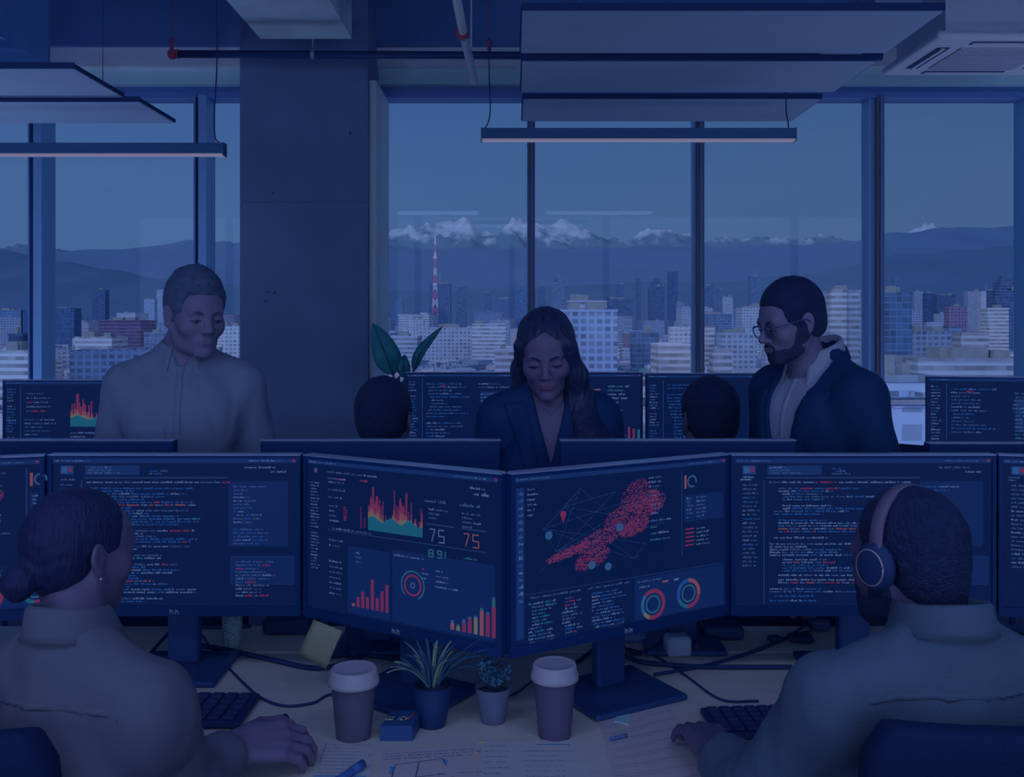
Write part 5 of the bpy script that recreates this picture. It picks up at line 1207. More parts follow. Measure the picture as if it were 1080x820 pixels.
# radio mast
D = 1700; x = PX(459, D); zb = GZ; zt = PZ(250, D); t = thing('radio_mast', 'red and white lattice radio mast rising above the skyline', 'radio mast', (x, D, GZ))
ra, wa = mat('mast_red', calb((92, 62, 112))), mat('mast_white', calb((104, 112, 160)))
n = 14
for sx_, sy_ in ((-1, -1), (1, -1), (1, 1), (-1, 1)):
    mb = MB(); H = zt-zb
    for i in range(n):
        a = i/n; b = (i+1)/n; wd = lambda q: 6.5*(1-q)**1.6+.7
        mb.tube([(x+sx_*wd(a), D+sy_*wd(a), zb+H*a), (x+sx_*wd(b), D+sy_*wd(b), zb+H*b)], .7, 4, ra if i % 2 == 0 else wa, False)
        if sx_*sy_ > 0: mb.tube([(x-wd(a), D-wd(a)*sy_, zb+H*a), (x+wd(b), D-wd(b)*sy_, zb+H*b)], .35, 4, ra if i % 2 == 0 else wa, False); mb.tube([(x+wd(a), D-wd(a)*sy_, zb+H*a), (x-wd(b), D-wd(b)*sy_, zb+H*b)], .35, 4, ra if i % 2 == 0 else wa, False)
    mb.build('lattice_leg', ra, t)
mb = MB(); mb.cyl((x, D, zb+H*.80), (x, D, zb+H*.815), 4.2, 10, wa); mb.cyl((x, D, zb+H*.55), (x, D, zb+H*.57), 4.0, 10, wa); mb.build('antenna_platform', wa, t)
# ordinary blocks
r = random.Random(12); cnt = 0; BAY = [(-20, 42, 'far left window'), (42, 214, 'left window'), (214, 253, 'glass left of the column'), (400, 560, 'window right of the column'), (560, 736, 'middle window'), (736, 921, 'window behind the man in glasses'), (921, 1090, 'right window')]
PAL = [((104, 120, 164), 'white'), ((92, 110, 158), 'white'), ((80, 98, 148), 'pale grey'), ((66, 86, 138), 'grey-blue'), ((52, 76, 132), 'dark blue-grey'), ((96, 102, 146), 'cream'), ((66, 70, 116), 'brick-toned')]
rowsD = [380, 440, 520, 620, 720, 840, 980, 1150, 1350, 1600, 1900, 2300]
big = []
for ri, D0 in enumerate(rowsD):
    px = -22.0
    while px < 1092 and cnt < 232:
        D = D0*r.uniform(.93, 1.07); wm = r.uniform(16, 36)*(1+D0/2600); wpx = wm/D*1000; yg = HOR+(EYE-GZ)*1000/D
        hm = r.uniform(7, 17) if r.random() < .8 else r.uniform(17, 30)
        if D0 > 1300: hm = r.uniform(18, 62)
        pt = yg-hm*1000/D; pxc = px+wpx/2; px += wpx*r.uniform(1.1, 1.7)+(3 if ri > 3 else 6)
        if 258 < pxc < 396: continue
        rad_ = wm*.62; xc_, yc_ = PX(pxc, D), D+wm*.35
        if any(math.hypot(xc_-a_, yc_-b_) < rad_+c_*.92 for a_, b_, c_ in PLACED): continue
        bay = [b for b in BAY if b[0] <= pxc < b[1]]
        if not bay: continue
        rgb, cn = r.choices(PAL, (4, 4, 3, 3, 2, 2, 1))[0]; 
        if D0 > 1300: rgb = tuple(int(v*.6+u*.4) for v, u in zip(rgb, (50, 78, 138)))  # far blocks: distance haze mixed into the wall colour
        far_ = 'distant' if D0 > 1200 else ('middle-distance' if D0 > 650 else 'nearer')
        st = r.choice(('grid', 'band', 'grid')); ht = 'mid-rise' if hm > 17 else 'low'
        lb = '%s %s %s block among rooftops in the %s' % (far_, ht, cn, bay[0][2])
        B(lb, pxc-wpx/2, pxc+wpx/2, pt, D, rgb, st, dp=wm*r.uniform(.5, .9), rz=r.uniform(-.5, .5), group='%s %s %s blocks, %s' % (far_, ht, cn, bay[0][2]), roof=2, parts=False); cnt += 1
FP = np.array(PLACED)
def clear(x, y, q): return bool((((FP[:, 0]-x)**2+(FP[:, 1]-y)**2) > (FP[:, 2]+q)**2).all())
# the countless rest of the town as one carpet of roofs
mb = MB(); mb.keepn = True; cm = [mat('town_%d' % i, calb(c[0], .95), .9) for i, c in enumerate(PAL)]
for i in range(5200):
    D = 300*math.exp(r.uniform(0, 2.75)); x = r.uniform(-.62, .62)*D; w_ = r.uniform(7, 20)*(1+D/2500); h = r.uniform(4, 12)+(D > 1500)*r.uniform(0, 16); m_ = r.choices(cm, (4, 4, 3, 3, 3, 2, 1))[0]
    if clear(x+w_/2, D+w_*.4, w_*.6): mb.box((x, D, GZ), (x+w_, D+w_*.8, GZ+h), m_, rot=r.uniform(-.6, .6))
o = mb.build('town_roofs', cm[0]); tag(o, 'countless small roofs and houses filling the plain of the city', 'houses', kind='stuff')
mb = MB(); mb.keepn = True; tm = [mat('tree_green_%d' % i, calb(c), .95) for i, c in enumerate(((40, 66, 108), (48, 74, 112), (34, 58, 104)))]
for i in range(1500):
    D = 260*math.exp(r.uniform(0, 2.3)); cl = math.sin(D*.013)*.2+r.gauss(0, .25); x = cl*D; q = r.uniform(3, 6); w_ = q*r.uniform(.8, 1.4)
    if clear(x, D, q*1.3): mb.sphere((x, D, GZ+q*.8), (q*1.2, q, w_), 7, 4, tm[i % 3])
for i in range(260):
    px_ = r.choice((r.uniform(80, 160), r.uniform(640, 700), r.uniform(930, 970), r.uniform(480, 560), r.uniform(1000, 1060))); D = r.uniform(430, 620); q = r.uniform(3.5, 6.5); hz_ = r.uniform(3, 9)
    if clear(PX(px_, D), D, q*1.3): mb.sphere((PX(px_, D), D, GZ+hz_), (q*1.2, q, q), 8, 5, tm[i % 3])
o = mb.build('city_trees', tm[0]); tag(o, 'countless dark tree crowns scattered between the city blocks', 'trees', kind='stuff')
# ground and mountains
gm_ = mat('city_ground', calb((66, 86, 134)), .95, var=.35, vscale=.02)
mb = MB(); mb.quad((-30000, 20, GZ), (30000, 20, GZ), (30000, 40000, GZ), (-30000, 40000, GZ)); struct('city_ground', mb, gm_)
def interp(pts, x):
    for (a, b), (c, d) in zip(pts, pts[1:]):
        if a <= x <= c: t_ = (x-a)/(c-a); t_ = t_*t_*(3-2*t_); return b+(d-b)*t_
    return pts[0][1] if x < pts[0][0] else pts[-1][1]
def ridge(name, prof, D, depth, m, amp, step=4, ny=34, seed=0, label=None):
    vs = []; fs = []; xs = [p for p in range(-260, 1340, step)]; n = len(xs)
    for j in range(ny):
        v = j/(ny-1); y = D-depth*(1-v) if v < 1 else D
        for i, px in enumerate(xs):
            h = PZ(interp(prof, px), D)-GZ; X = PX(px, D); e = v**.9
            nn = sum(abs(math.sin(X*f*.001+seed+2*math.sin(y*f*.0006+i_*1.7)+math.sin(X*f*.00041)))*a for i_, (f, a) in enumerate(((.8, .5), (1.9, .3), (4.3, .16), (9.1, .1))))
            z = GZ+h*e*(1-amp*(nn-.5)*(1-.55*v)*2*e) if j else GZ-20
            vs.append((X*(y/D)**.5, y, z))
    for j in range(ny-1):
        for i in range(n-1): a = j*n+i; fs.append((a, a+1, a+n+1, a+n))
    mb = MB(); mb.keepn = True; mb.add(vs, fs, None, True)
    vs2 = [(vs[(ny-1)*n+i][0]*1.02, D+depth*.5, GZ-50) for i in range(n)]; mb.add([vs[(ny-1)*n+i] for i in range(n)]+vs2, [(i, i+1, n+i+1, n+i) for i in range(n-1)], None, True)
    return struct(name, mb, m)
hill_m = mat('hill_forest_hazed', calb((47, 78, 138), .58), .95, var=.06, vscale=.0011)  # forest turned hazy blue: aerial haze sits in the hill colours
hill2_m = mat('hill_forest_far_hazed', calb((50, 80, 140), .60), .95, var=.04, vscale=.0009)
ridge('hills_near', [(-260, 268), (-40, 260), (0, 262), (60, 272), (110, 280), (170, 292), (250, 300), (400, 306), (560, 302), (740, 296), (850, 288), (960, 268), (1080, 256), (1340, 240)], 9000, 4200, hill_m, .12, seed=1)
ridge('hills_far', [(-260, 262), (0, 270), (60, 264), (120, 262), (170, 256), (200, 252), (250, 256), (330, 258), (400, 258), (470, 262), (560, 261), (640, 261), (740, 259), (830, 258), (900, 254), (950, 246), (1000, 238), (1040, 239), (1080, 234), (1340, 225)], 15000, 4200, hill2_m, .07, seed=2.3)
# snow range: snow lies high up; distance haze is in both colours
sn = bpy.data.materials.new('snow_range_hazed'); sn.use_nodes = True; nt = sn.node_tree; N = nt.nodes; L = nt.links; b = N['Principled BSDF']; b.inputs['Roughness'].default_value = .9; b.inputs['Specular IOR Level'].default_value = .05
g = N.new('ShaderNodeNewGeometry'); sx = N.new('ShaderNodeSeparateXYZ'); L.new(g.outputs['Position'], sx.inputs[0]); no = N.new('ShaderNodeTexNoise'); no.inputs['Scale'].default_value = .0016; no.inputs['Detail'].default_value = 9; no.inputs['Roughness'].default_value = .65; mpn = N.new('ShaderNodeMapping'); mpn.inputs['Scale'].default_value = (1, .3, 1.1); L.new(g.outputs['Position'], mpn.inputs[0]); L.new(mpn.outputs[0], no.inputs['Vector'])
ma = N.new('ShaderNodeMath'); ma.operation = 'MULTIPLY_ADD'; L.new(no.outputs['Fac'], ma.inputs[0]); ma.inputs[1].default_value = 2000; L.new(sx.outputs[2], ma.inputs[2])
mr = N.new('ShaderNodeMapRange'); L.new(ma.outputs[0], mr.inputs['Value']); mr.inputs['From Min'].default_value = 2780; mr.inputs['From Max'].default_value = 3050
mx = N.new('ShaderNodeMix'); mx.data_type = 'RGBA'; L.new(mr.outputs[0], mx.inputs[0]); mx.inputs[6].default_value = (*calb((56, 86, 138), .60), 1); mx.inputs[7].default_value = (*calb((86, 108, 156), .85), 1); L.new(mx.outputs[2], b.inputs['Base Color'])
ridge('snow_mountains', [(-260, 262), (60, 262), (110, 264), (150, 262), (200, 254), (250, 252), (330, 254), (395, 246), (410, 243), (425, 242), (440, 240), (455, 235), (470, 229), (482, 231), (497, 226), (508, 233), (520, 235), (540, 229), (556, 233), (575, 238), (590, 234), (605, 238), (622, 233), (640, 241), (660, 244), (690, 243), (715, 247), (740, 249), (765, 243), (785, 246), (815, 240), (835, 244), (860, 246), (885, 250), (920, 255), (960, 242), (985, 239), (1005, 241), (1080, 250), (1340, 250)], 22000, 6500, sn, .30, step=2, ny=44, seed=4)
# ---------------------------------------------------------------- the seven people
sk1 = mat('skin_light', alb((76, 66, 112), 1.25), .55, spec=.35); sk2 = mat('skin_tan', alb((70, 58, 106), 1.25), .5, spec=.4); sk3 = mat('skin_brown', alb((58, 44, 92), 1.2), .5, spec=.4)
lip1 = mat('lip_pale', alb((70, 52, 100), 1.15), .45); lip2 = mat('lip_rose', alb((78, 46, 96), 1.15), .4)
ewh = mat('eye_white', alb((46, 54, 92), .8), .5); edk = mat('eye_dark', alb((10, 20, 60), .8), .2)
hair_d = mat('hair_dark', alb((12, 22, 64), .9), .5, spec=.4, bump=.5, bscale=260, stretch=(1, 1, .12)); hair_g = mat('hair_grey', alb((44, 58, 100), 1.0), .6, bump=.8, bscale=240, var=.22, vscale=60)
hair_b = mat('hair_brown_black', alb((14, 26, 68), .9), .55, bump=.8, bscale=240, var=.15, vscale=60); hair_l = mat('hair_long_dark', alb((14, 24, 64), .9), .38, spec=.5, bump=.6, bscale=150, stretch=(1, 1, .04), var=.12, vscale=30)
shirt_g = mat('shirt_grey', alb((76, 88, 134), 1.2), .85, bump=.15, bscale=320); shirt_w = mat('shirt_white', alb((108, 116, 156), 1.3), .85, bump=.12, bscale=320)
shirt_f = mat('blouse_grey', alb((62, 70, 112), 1.15), .85, bump=.15, bscale=280); shirt_m = mat('shirt_slate', alb((44, 58, 100), 1.05), .88, bump=.3, bscale=260)
blaz_b = mat('blazer_black', alb((8, 20, 62), 1.0), .8, bump=.15, bscale=260); blaz_n = mat('blazer_navy', alb((10, 32, 86), 1.05), .8, bump=.15, bscale=260); trou = mat('trousers_dark', alb((14, 28, 72)), .85); shoe = mat('shoe_black', alb((8, 20, 58)), .4)
tee = mat('sweater_dark', alb((16, 34, 84)), .9)

def person(name, label, loc, alpha, zs, pz, hw, head_rot, head_off=(0, -.02, .165), hs=1.0, fem=False, skin=None, lips=None, seated=False, arms=None, hands=None, sleeve=None, shirt_mat=None, sg=.012, neck_cut=None,
           face=True, belly=0.0, feet=True, extra=None, res=.0035, hair=None, hair_mat=None, cloth_res=.008, wrinkle=.0035, legs=None, sleeve_end=.0):
    """loc = (x, y); alpha = heading (0 = towards the camera); everything below is laid out in world space"""
    t = thing(name, label, 'person', (loc[0], loc[1], 0))
    R = rotz(alpha); b = Frame((loc[0], loc[1], 0), R)
    hz, hx, hy = head_rot
    h = Frame(b.w((head_off[0], head_off[1], zs+head_off[2])), rotz(hz) @ rotx(hx) @ roty(hy), hs)
    sh = [b.w((s*hw, .0, zs-.045)) for s in (1, -1)]       # left, right
    els = [b.w(arms[i][0]) if arms[i][2] == 'l' else np.array(arms[i][0]) for i in (0, 1)]
    wrs = [b.w(arms[i][1]) if arms[i][2] == 'l' else np.array(arms[i][1]) for i in (0, 1)]
    if legs is None:
        legs = []
        for s in (1, -1):
            if seated: legs.append((b.w((s*.09, 0, pz)), b.w((s*.12, -.42, pz-.03)), b.w((s*.12, -.38, .09)), b.w((s*.12, -.52, .045))))
            else: legs.append((b.w((s*.09, 0, pz-.04)), b.w((s*.10, -.01, pz*.55)), b.w((s*.10, .02, .10)), b.w((s*.11, -.13, .045))))
    pts = np.array([*els, *wrs, *sh, h.o]+[q for l in legs for q in l]); lo = pts.min(0)-.22; hi = pts.max(0)+.22; lo[2] = max(0.0, lo[2]-.0); hi[2] = h.o[2]+.16
    for i in (0, 1):
        wv = wrs[i]; lo = np.minimum(lo, wv-.2); hi = np.maximum(hi, wv+.2)
    lo[2] = .002
    ho = h.o; fx = [(ho[0]-.13, ho[0]+.13, res)]; fy = [(ho[1]-.14, ho[1]+.14, res)]; fz = [(ho[2]-.15, ho[2]+.15, res)]
    if hands:
        for i in (0, 1):
            if hands[i] and hands[i].get('fine'):
                w_ = wrs[i]; dd = nz(hands[i]['d']); c = w_+dd*.08
                fx.append((c[0]-.12, c[0]+.12, .0035)); fy.append((c[1]-.12, c[1]+.12, .0035)); fz.append((c[2]-.07, c[2]+.07, .0035))
    F = Field(axis(lo[0], hi[0], .014, fx), axis(lo[1], hi[1], .014, fy), axis(lo[2], hi[2], .02, fz))
    add_torso(F, b, zs, pz, hw, 0, fem, belly=belly, neck=True if head_off[1] > -.06 else None)
    F.cap(b.w((0, .02 if head_off[1] > -.06 else -.02, zs+.03)), h.w((0, .022, -.06)), .053 if not fem else .045, .053 if not fem else .044, .025)
    for i in (0, 1):
        add_arm(F, sh[i], els[i], wrs[i], 0, fem)
        hd = hands[i] if hands and hands[i] else dict(d=wrs[i]-els[i], up=b.d((1 if i == 0 else -1, 0, 0)), curl=.35)
        add_hand(F, wrs[i], hd['d'], hd['up'], -1 if i == 0 else 1, hd.get('curl', .5), hd.get('sc', .92 if fem else 1.0), hd.get('spread', 0))
    for l in legs: add_leg(F, l[0], l[1], l[2], 0, l[3])
    add_head(F, h, fem)
    F.mesh('body', skin, t, skin_fn(h), [skin, lips or skin])
    if face: eyes(t, h, None, ewh, edk)
    # clothes
    glo = np.minimum(lo, pts.min(0)-.25); G = Field(axis(glo[0], hi[0], cloth_res), axis(glo[1], hi[1], cloth_res), axis(pz-.12, h.o[2]+.02, cloth_res))
    if sleeve != 'none':
        add_torso(G, b, zs, pz, hw, sg, fem, neck=False, belly=belly)
        for i in (0, 1):
            we = wrs[i]+(els[i]-wrs[i])*sleeve_end
            add_arm(G, sh[i], els[i], we, sg+.004, fem, gf=sg+.006, k=.03)
            G.halfspace(we+nz(we-els[i])*.012, nz(we-els[i])) if False else None
            # cut the sleeve at the cuff
            dvec = nz(we-els[i]); c = we+dvec*.06; sl = G.blk(c-.075, c+.075, 0); X, Y, Z = G.grid(sl); pd = (X-we[0])*dvec[0]+(Y-we[1])*dvec[1]+(Z-we[2])*dvec[2]-.004
            rr = np.sqrt((X-c[0])**2+(Y-c[1])**2+(Z-c[2])**2); G.D[sl] = np.where(rr < .07, np.maximum(G.D[sl], pd), G.D[sl])
        G.halfspace((0, 0, pz-.06), (0, 0, -1))
        if neck_cut: neck_cut(G, b)
        else: G.cap((0, .012, zs+.10), (0, -.0, zs+.2), .060, .08, .01, 'sub', fr=b)
        G.noise(wrinkle*.6, 16, loc[0]*3, (1, 1, .55)); G.folds(wrinkle*1.25, 34, loc[0]*4)
        if extra: extra(G, b, t, h, sh, els, wrs)
        else: G.mesh('shirt', shirt_mat, t)
    T = Field(axis(lo[0], hi[0], .014), axis(lo[1], hi[1], .014), axis(.05, pz+.16, .016))
    T.ell((0, .01, pz+.03), (hw*(.94 if fem else .86)+.008, .121, .12), .05, fr=b)
    for l in legs: add_leg(T, l[0], l[1], l[2], .014)
    T.halfspace((0, 0, pz+.12), (0, 0, 1)); T.mesh('trousers', trou, t)
    for l in legs:
        S_ = Field(axis(min(l[2][0], l[3][0])-.08, max(l[2][0], l[3][0])+.08, .008), axis(min(l[2][1], l[3][1])-.08, max(l[2][1], l[3][1])+.08, .008), axis(.001, .15, .008))
        S_.cap(l[2], l[3], .052, .044, .02); S_.mesh('shoe', shoe, t)
    if hair:
        Hf = Field(axis(ho[0]-.19, ho[0]+.19, .0032), axis(ho[1]-.19, ho[1]+.19, .0032), axis(ho[2]-(.52 if hair[1] else .14), ho[2]+.16, .0032))
        hair[0](Hf, h, b); Hf.mesh('hair', hair_mat, t)
    return t, b, h
def placket(G, b, t, m, x=.013, off=.0035, z0=.6, z1=2):
    K = G.copy(); K.D -= off; lx, ly, lz = K.local(b); K.D = np.maximum(np.maximum(K.D, np.abs(lx)-x), ly+.02); K.mesh('placket', m, t)

# --- standing man, grey shirt
def ex_shirt(G, b, t, h, sh, els, wrs):
    G.mesh('shirt', shirt_g, t); placket(G, b, t, shirt_g)
    K = G.copy(); K.D -= .004; lx, ly, lz = K.local(b); K.D = np.maximum(np.maximum(np.maximum(np.abs(lx-(-.085))-.055, np.abs(lz-1.22)-.06), ly+.02), K.D); K.mesh('breast_pocket', shirt_g, t)
def v_sub(G, b, zb, zt, wt, y0=-.35, y1=-.02):
    """open a V at the front from zb (point) to zt (half width wt)"""
    lx, ly, lz = G.local(b); k = wt/(zt-zb)
    nn = math.sqrt(1+k*k); d = (np.abs(lx)-(lz-zb)*k)/nn; d = np.maximum(d, ly-y1); G.D = np.maximum(G.D, -d).astype(np.float32)
mx1 = -.945; my1 = 2.74
t, b, h = person('person', 'standing man with short grey hair in a light grey collared shirt', (mx1, my1), math.radians(10), 1.415, .92, .160,
    (math.radians(40), math.radians(9), 0), (.035, -.035, .164), .98, skin=sk1, lips=sk1,
    arms=[((.222, .03, 1.12), (.205, -.09, .90), 'l'), ((-.222, .03, 1.12), (-.20, -.12, .90), 'l')], extra=ex_shirt, sg=.014,
    hair=(lambda F, h, b: (short_hair(F, h, .010, .068, amp=.0050, top=.018, seed=2, fine=62), F.noise(.0012, 260, 5)), False), hair_mat=hair_g, wrinkle=.0045,
    neck_cut=lambda G, b: (G.cap((0, .012, 1.50), (0, -.01, 1.62), .060, .075, .01, 'sub', fr=b), v_sub(G, b, 1.41, 1.48, .03)))
collar(t, b, 1.466, shirt_g, r=.064, h=.036, gap=.42, pt=.040, tilt=.38)
brows(t, h, hair_g, .0036, .020)
# --- standing woman, black blazer, long hair
def ex_blazer(G, b, t, h, sh, els, wrs):
    G.mesh('blazer', blaz_b, t)
    for s in (-1, 1):
        K = G.copy(); K.D -= .006; lx, ly, lz = K.local(b); zz = lz-1.03; e = np.abs(lx*s-(.008+zz*.235))   # strip beside the V
        K.D = np.maximum(np.maximum(np.maximum(K.D, np.abs(lx*s-(.020+zz*.27))-(.012+.07*np.clip(zz, 0, .3))), ly+.01), np.maximum(1.03-lz, lz-1.335)); K.mesh('lapel', blaz_b, t)
def long_hair(F, h, b):
    F.ell((0, .020, .034), (.0845, .105, .096), 0, fr=h); F.ell((0, .055, -.04), (.078, .062, .09), .03, fr=h)
    F.cap((0, -.075, .113), (0, .06, .128), .004, None, .006, 'sub', fr=h)
    F.ell((0, -.092, -.012), (.056, .060, .094), .012, 'sub', fr=h); F.ell((.0, -.10, -.10), (.06, .06, .10), .02, 'sub', fr=h); F.ell((0, -.092, .06), (.022, .045, .034), .012, 'sub', fr=h)
    w = h.w
    # her left side (image right): a curtain to the chest; her right side: tucked back behind the shoulder
    for (p, q, r1, r2) in (((.070, -.045, .045), (.083, -.030, -.06), .018, .026), ((.083, -.030, -.06), (.078, -.02, -.16), .030, .036)): F.cap(w(p), w(q), r1, r2, .03)
    a = w((.078, -.01, -.13)); c1 = b.w((.105, -.105, 1.22)); c2 = b.w((.105, -.125, 1.03))
    F.cap(a, c1, .036, .040, .03); F.cap(c1, c2, .038, .022, .03)
    a2 = w((.065, .02, -.10)); F.cap(a2, b.w((.155, -.07, 1.20)), .034, .034, .03); F.cap(b.w((.155, -.07, 1.20)), b.w((.165, -.10, 1.07)), .034, .018, .03)
    F.cap(w((-.074, -.030, .04)), w((-.080, .01, -.05)), .014, .020, .02); F.cap(w((-.078, .02, -.05)), b.w((-.085, .04, 1.29)), .026, .028, .03); F.cap(b.w((-.085, .04, 1.29)), b.w((-.10, .09, 1.10)), .028, .035, .03)
    F.cap(w((0, .07, -.05)), b.w((0, .10, 1.10)), .06, .05, .04)
    F.noise(.0022, 150, 1, (1, 1, .07)); F.noise(.0014, 310, 2, (1, 1, .05))
wx, wy = .108, 2.74
t, b, h = person('person', 'standing woman with long dark hair and a black V-neck blazer, looking down', (wx, wy), math.radians(0), 1.32, .88, .142,
    (math.radians(-4), math.radians(20), math.radians(-3)), (-.01, -.045, .150), 1.0, fem=True, skin=sk2, lips=lip2,
    arms=[((.215, .03, 1.06), (.19, -.06, .86), 'l'), ((-.215, .03, 1.06), (-.19, -.06, .86), 'l')], extra=ex_blazer, sg=.016,
    hair=(long_hair, True), hair_mat=hair_l, wrinkle=.0025, neck_cut=lambda G, b: (G.cap((0, .012, 1.40), (0, -.01, 1.5), .058, .075, .01, 'sub', fr=b), v_sub(G, b, 1.165, 1.40, .062)))
brows(t, h, hair_d, .0030, .021)
mb = MB(); mb.tube([tuple(map(float, b.w(p))) for p in [(-.045, -.04, 1.375), (-.03, -.085, 1.33), (0, -.105, 1.30), (.03, -.085, 1.33), (.045, -.04, 1.375)]], .0012, 6); mb.build('necklace', mat('chain', alb((40, 44, 84)), .3, .5), t)
mb = MB(); mb.sphere(tuple(map(float, h.w((-.082, .006, -.040)))), .0042, 8, 6); mb.build('earring', mat('metal_bright', alb((130, 150, 200), 1.5), .2, .8), t)
# --- standing man in profile, navy blazer, glasses
ax, ay = .872, 2.74; aa = math.radians(-64)
def ex_navy(G, b, t, h, sh, els, wrs):
    S = G.copy(); S.D += .010; v_keep = S; v_keep.halfspace((0, 0, 1.5), (0, 0, 1)); lx, ly, lz = S.local(b); S.D = np.maximum(S.D, np.maximum(np.abs(lx)-.13, ly-.03)).astype(np.float32); S.mesh('shirt', shirt_w, t); placket(S, b, t, shirt_w, .012, .003)
    v_sub(G, b, 1.07, 1.44, .088, y1=-.01); G.mesh('blazer', blaz_n, t)
    for s in (-1, 1):
        K = G.copy(); K.D -= .007; lx, ly, lz = K.local(b); zz = lz-1.08; c = .012+zz*.235
        K.D = np.maximum(np.maximum(np.maximum(K.D, np.abs(lx*s-(c+.02+.05*np.clip(zz, 0, .5)))-(.014+.05*np.clip(zz, 0, .45))), ly+.01), np.maximum(1.08-lz, lz-1.37)); K.mesh('lapel', blaz_n, t)
    # blazer collar behind the neck
    mb = MB(); rows = []
    for dr, dz in ((.0, -.012), (.004, .022), (.012, .024), (.022, -.014)):
        row = []
        for i in range(29):
            a = -PI*.5+.75+(2*PI-1.5)*i/28; rr = .070+dr; y = rr*math.sin(a)+.014; row.append(tuple(map(float, b.w((rr*math.cos(a), y, 1.436+dz*.8+.42*y)))))
        rows.append(row)
    mb.rings(rows, None, True, cap=False, closed=False); o = mb.build('blazer_collar', blaz_n, t); mo = o.modifiers.new('t', 'SOLIDIFY'); mo.thickness = .004
t, b, h = person('person', 'standing bearded man in profile in glasses, navy blazer and open white shirt', (ax, ay), aa, 1.39, .92, .172,
    (math.radians(-74), math.radians(14), 0), (0, -.088, .168), .93, skin=sk1, lips=sk1, belly=.015,
    arms=[((.225, .045, 1.10), (.21, -.12, .90), 'l'), ((-.225, .03, 1.10), (-.21, -.16, .92), 'l')], extra=ex_navy, sg=.022,
    hair=(lambda F, h, b: short_hair(F, h, .010, .066, nape=-.065, amp=.0024, top=.010, seed=5), False), hair_mat=hair_b, wrinkle=.003,
    neck_cut=lambda G, b: G.cap((0, .0, 1.49), (0, -.03, 1.62), .060, .08, .01, 'sub', fr=b))
collar(t, b, 1.452, shirt_w, r=.066, h=.036, gap=.5, pt=.04, tilt=.42)
ho = h.o; beard(t, h, mat('beard_short', alb((22, 28, 66)), .8, bump=.6, bscale=300), axis(ho[0]-.14, ho[0]+.14, .0035), axis(ho[1]-.14, ho[1]+.14, .0035), axis(ho[2]-.15, ho[2]+.06, .0035), .0020)
brows(t, h, hair_b, .0036, .020)
g = thing('eyeglasses', 'thin dark-framed glasses on the face of the man in the navy blazer', 'glasses', tuple(map(float, h.w((0, -.1, 0)))))
gfm = mat('glasses_frame', alb((24, 48, 104)), .3, .3)
def W3(p): return tuple(map(float, h.w(p)))
mb = MB()
for s in (-1, 1):
    mb.tube([W3((s*.034+.024*math.cos(a), -.103+.006*abs(math.cos(a)), -.003+.018*math.sin(a))) for a in [2*PI*i/20 for i in range(21)]], .0016, 6)
mb.tube([W3((-.011, -.104, .004)), W3((0, -.107, .007)), W3((.011, -.104, .004))], .0016, 6); mb.build('rim', gfm, g)
for s in (-1, 1):
    mb = MB(); mb.tube([W3((s*.058, -.097, .006)), W3((s*.078, -.05, .010)), W3((s*.0845, .004, .012)), W3((s*.083, .022, -.006))], .0019, 6); mb.build('temple_arm', gfm, g)
    mb = MB(); mb.add([W3((s*.034+.023*math.cos(a), -.103+.006*abs(math.cos(a)), -.003+.017*math.sin(a))) for a in [2*PI*i/20 for i in range(20)]], [tuple(range(20))]); mb.build('lens', glassmat('lens_glass', (.92, .94, .97), .08), g)

# --- the two people beyond the screen backs, seen from behind
def bald(F, h, b, sd): short_hair(F, h, .009, .07, nape=-.075, amp=.0030, seed=sd)
for (lb, px, sd, al, hm) in (('seated person with short dark hair seen from behind, left of the standing woman', 405, 1, 172, hair_b), ('seated person with short dark hair seen from behind, right of the standing woman', 748, 7, 190, hair_b)):
    d = 3.16; X = PX(px, d); zs = 1.355-.285
    a = math.radians(al)
    t, b, h = person('person', lb, (X, d-.02), a, zs, .57, .170, (a, math.radians(6), 0), (0, -.015, .165), 1.12, skin=sk2, shirt_mat=tee, seated=True, face=False,
        arms=[((.23, -.10, .85), (.16, -.52, .80), 'l'), ((-.23, -.10, .85), (-.16, -.52, .80), 'l')], hands=[dict(d=b_, up=(0, 0, 1), curl=.5) for b_ in (rotz(a) @ np.array([0, -1, -.05]),)*2],
        hair=(lambda F, h, b, sd=sd: bald(F, h, b, sd), False), hair_mat=hm, res=.004)
    chair('office chair of the seated person %s the standing woman' % ('left of' if px < 500 else 'right of'), X, d+.20, a, .93)

# --- seated woman in the foreground, left
fx_, fy_ = -.672, 1.46; al = math.radians(166)
whand = np.array(at(243, 790, .803)); 
def bun_hair(F, h, b):
    F.ell((0, .022, .034), (.0815, .101, .093), 0, fr=h); F.ell((0, .05, -.022), (.062, .050, .066), .03, fr=h)
    F.ell((0, -.092, -.022), (.064, .066, .094), .014, 'sub', fr=h); F.box((0, -.05, -.115), (.12, .068, .085), .02, 'sub', fr=h, rd=.03)
    for s in (-1, 1): F.ell((s*.084, .012, -.012), (.018, .021, .034), .008, 'sub', fr=h)
    F.cap((0, .07, -.030), (0, .110, -.040), .026, .024, .012, fr=h); F.ell((.004, .118, -.050), (.038, .032, .037), .004, fr=h)
    F.noise(.0016, 120, 1, (1, 1, .35)); F.noise(.0010, 290, 4, (.4, 1, 1))
def ex_bl(G, b, t, h, sh, els, wrs):
    G.mesh('blouse', shirt_f, t)
    K = G.copy(); K.D -= .003; lx, ly, lz = K.local(b); K.D = np.maximum(np.maximum(K.D, np.maximum(np.abs(lz-.985-.02*np.cos(lx*9))-.007, np.abs(lx)-.135)), -ly+.02); K.mesh('yoke_seam', shirt_f, t)
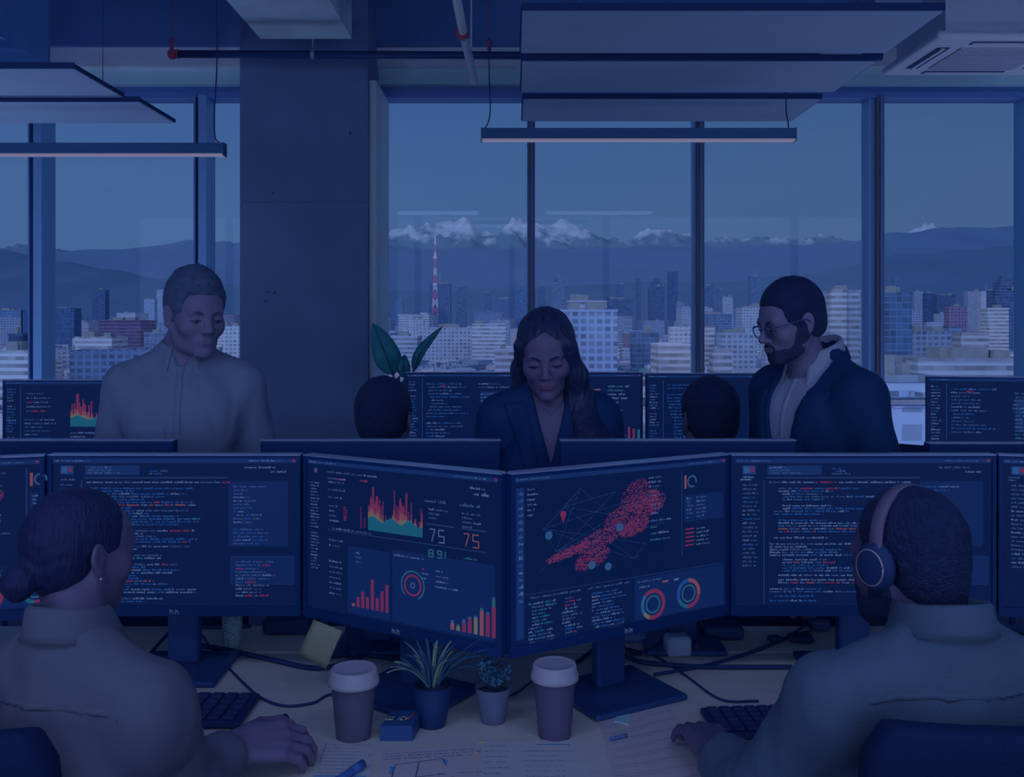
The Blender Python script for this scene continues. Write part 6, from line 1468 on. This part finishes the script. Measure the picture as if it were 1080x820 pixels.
t, b, h = person('person', 'seated woman with a low dark bun and light blouse, hand on a mouse', (fx_, fy_), al, 1.017, .57, .138,
    (math.radians(145), math.radians(8), 0), (.055, -.085, .166), .83, fem=True, skin=sk2, lips=lip2, seated=True,
    arms=[((-.93, 1.62, .80), (-.86, 1.84, .785), 'w'), ((-.53, 1.545, .80), tuple(whand), 'w')],
    hands=[dict(d=(.25, 1, 0), up=(0, 0, 1), curl=.5), dict(d=(1, .42, -.05), up=(-.1, -.62, 1), curl=.62, fine=True, sc=1.08)], extra=ex_bl, sg=.015,
    hair=(bun_hair, False), hair_mat=hair_d, wrinkle=.005, neck_cut=lambda G, b: G.cap((0, .012, 1.12), (0, -.03, 1.2), .054, .07, .01, 'sub', fr=b), sleeve_end=.10)
collar(t, b, 1.080, shirt_f, r=.056, h=.042, gap=.6, pt=.02, tilt=.22)
mb = MB(); mb.sphere(tuple(map(float, h.w((-.083, .006, -.040)))), .0028, 8, 6); mb.build('earring', MATS['metal_bright'], t)
chair('dark office chair of the seated woman, its top corner at the lower left', -.79, 1.555, math.radians(172), 1.015, .44)
# --- headset man in the foreground, right
gx, gy = .662, 1.47; al = math.radians(188)
mhand = np.array(at(757, 798, .785))
def ex_ms(G, b, t, h, sh, els, wrs):
    # pushed-up sleeve rolls on the left forearm
    e, w_ = els[0], wrs[0]
    for q in (.30, .46, .62): c = w_+(e-w_)*q; dv = nz(e-w_); G.cap(c, c+dv*.010, .046+.004*q, .046+.004*q, .012)
    G.mesh('shirt', shirt_m, t)
    K = G.copy(); K.D -= .003; lx, ly, lz = K.local(b); K.D = np.maximum(np.maximum(K.D, np.maximum(np.abs(lz-1.005-.012*np.cos(lx*9))-.007, np.abs(lx)-.16)), -ly+.02); K.mesh('yoke_seam', shirt_m, t)
t, b, h = person('person', 'seated bearded man in a slate shirt seen from behind, wearing a black headset', (gx, gy), al, 1.02, .57, .180,
    (math.radians(212), math.radians(6), 0), (.004, -.085, .148), .90, skin=sk3, lips=lip1, seated=True,
    arms=[((.405, 1.53, .80), tuple(mhand), 'w'), ((.93, 1.60, .81), (.80, 1.84, .79), 'w')],
    hands=[dict(d=tuple(at(728, 754, .79)-at(757, 798, .785)), up=(.1, -.30, 1), curl=.42, fine=True, sc=1.08, spread=.6), dict(d=(-.2, 1, 0), up=(0, 0, 1), curl=.4)], extra=ex_ms, sg=.016,
    hair=(lambda F, h, b: (short_hair(F, h, .008, .064, nape=-.125, amp=.0022, seed=9, top=.008), F.ell((0, .055, -.066), (.052, .046, .062), .02, fr=h)), False), hair_mat=hair_b, wrinkle=.005, neck_cut=lambda G, b: G.cap((0, .012, 1.125), (0, -.03, 1.2), .058, .075, .01, 'sub', fr=b), sleeve_end=.16)
collar(t, b, 1.084, shirt_m, r=.064, h=.040, gap=.6, pt=.02, tilt=.22)
ho = h.o; beard(t, h, hair_b, axis(ho[0]-.14, ho[0]+.14, .0035), axis(ho[1]-.14, ho[1]+.14, .0035), axis(ho[2]-.15, ho[2]+.06, .0035), .006)
chair('dark office chair of the headset man, its back filling the lower right corner', .70, 1.555, math.radians(184), 1.022, .50)
hp = thing('headphones', 'black over-ear headphones with a brown band worn by the seated man', 'headphones', tuple(map(float, h.w((0, .01, .13)))))
def W4(p): return tuple(map(float, h.w(p)))
mb = MB(); rows = []
for i in range(33):
    a = PI*i/32; x, z = .096*math.cos(a), .028+.106*math.sin(a); nx, nz_ = math.cos(a), math.sin(a); y = .012
    rows.append([W4((x+nx*o_, y+q, z+nz_*o_)) for o_, q in ((0, -.013), (.006, -.010), (.006, .010), (0, .013), (-.003, .010), (-.003, -.010))])
mb.rings(rows, None, True); mb.build('headband', mat('band_brown', alb((44, 46, 84), 1.1), .5), hp)
for s in (-1, 1):
    mb = MB(); mb.tube([W4((s*.098, .012, .045)), W4((s*.103, .012, .015)), W4((s*.104, .012, .005))], .006, 8); mb.build('yoke_arm', chp, hp)
    mb = MB(); c0, c1 = np.array((s*.080, .006, +.004)), np.array((s*.112, .006, +.004)); rr = []
    for q, r_ in ((0, .020), (.0, .034), (.3, .040), (.55, .040), (.62, .036), (.9, .033), (1.0, .028), (1.0, .0005)):
        cc = c0+(c1-c0)*q; rr.append([W4((cc[0], cc[1]+r_*.92*math.cos(k*PI/14), cc[2]+r_*1.08*math.sin(k*PI/14))) for k in range(28)])
    mb.rings(rr, None, True); cu = mb.build('ear_cup', chp, hp)
    mb = MB(); mb.tube([W4((s*.1105, .006+.027*math.cos(k*PI/14), +.004+.031*math.sin(k*PI/14))) for k in range(29)], .0014, 6); mb.build('trim_ring', mat('ring_bronze', alb((92, 86, 112), 1.3), .3, .4), cu)
chair('dark empty office chair left of the far right screen', PX(968, 3.55), 3.45, math.radians(165), PZ(455, 3.6), .34)
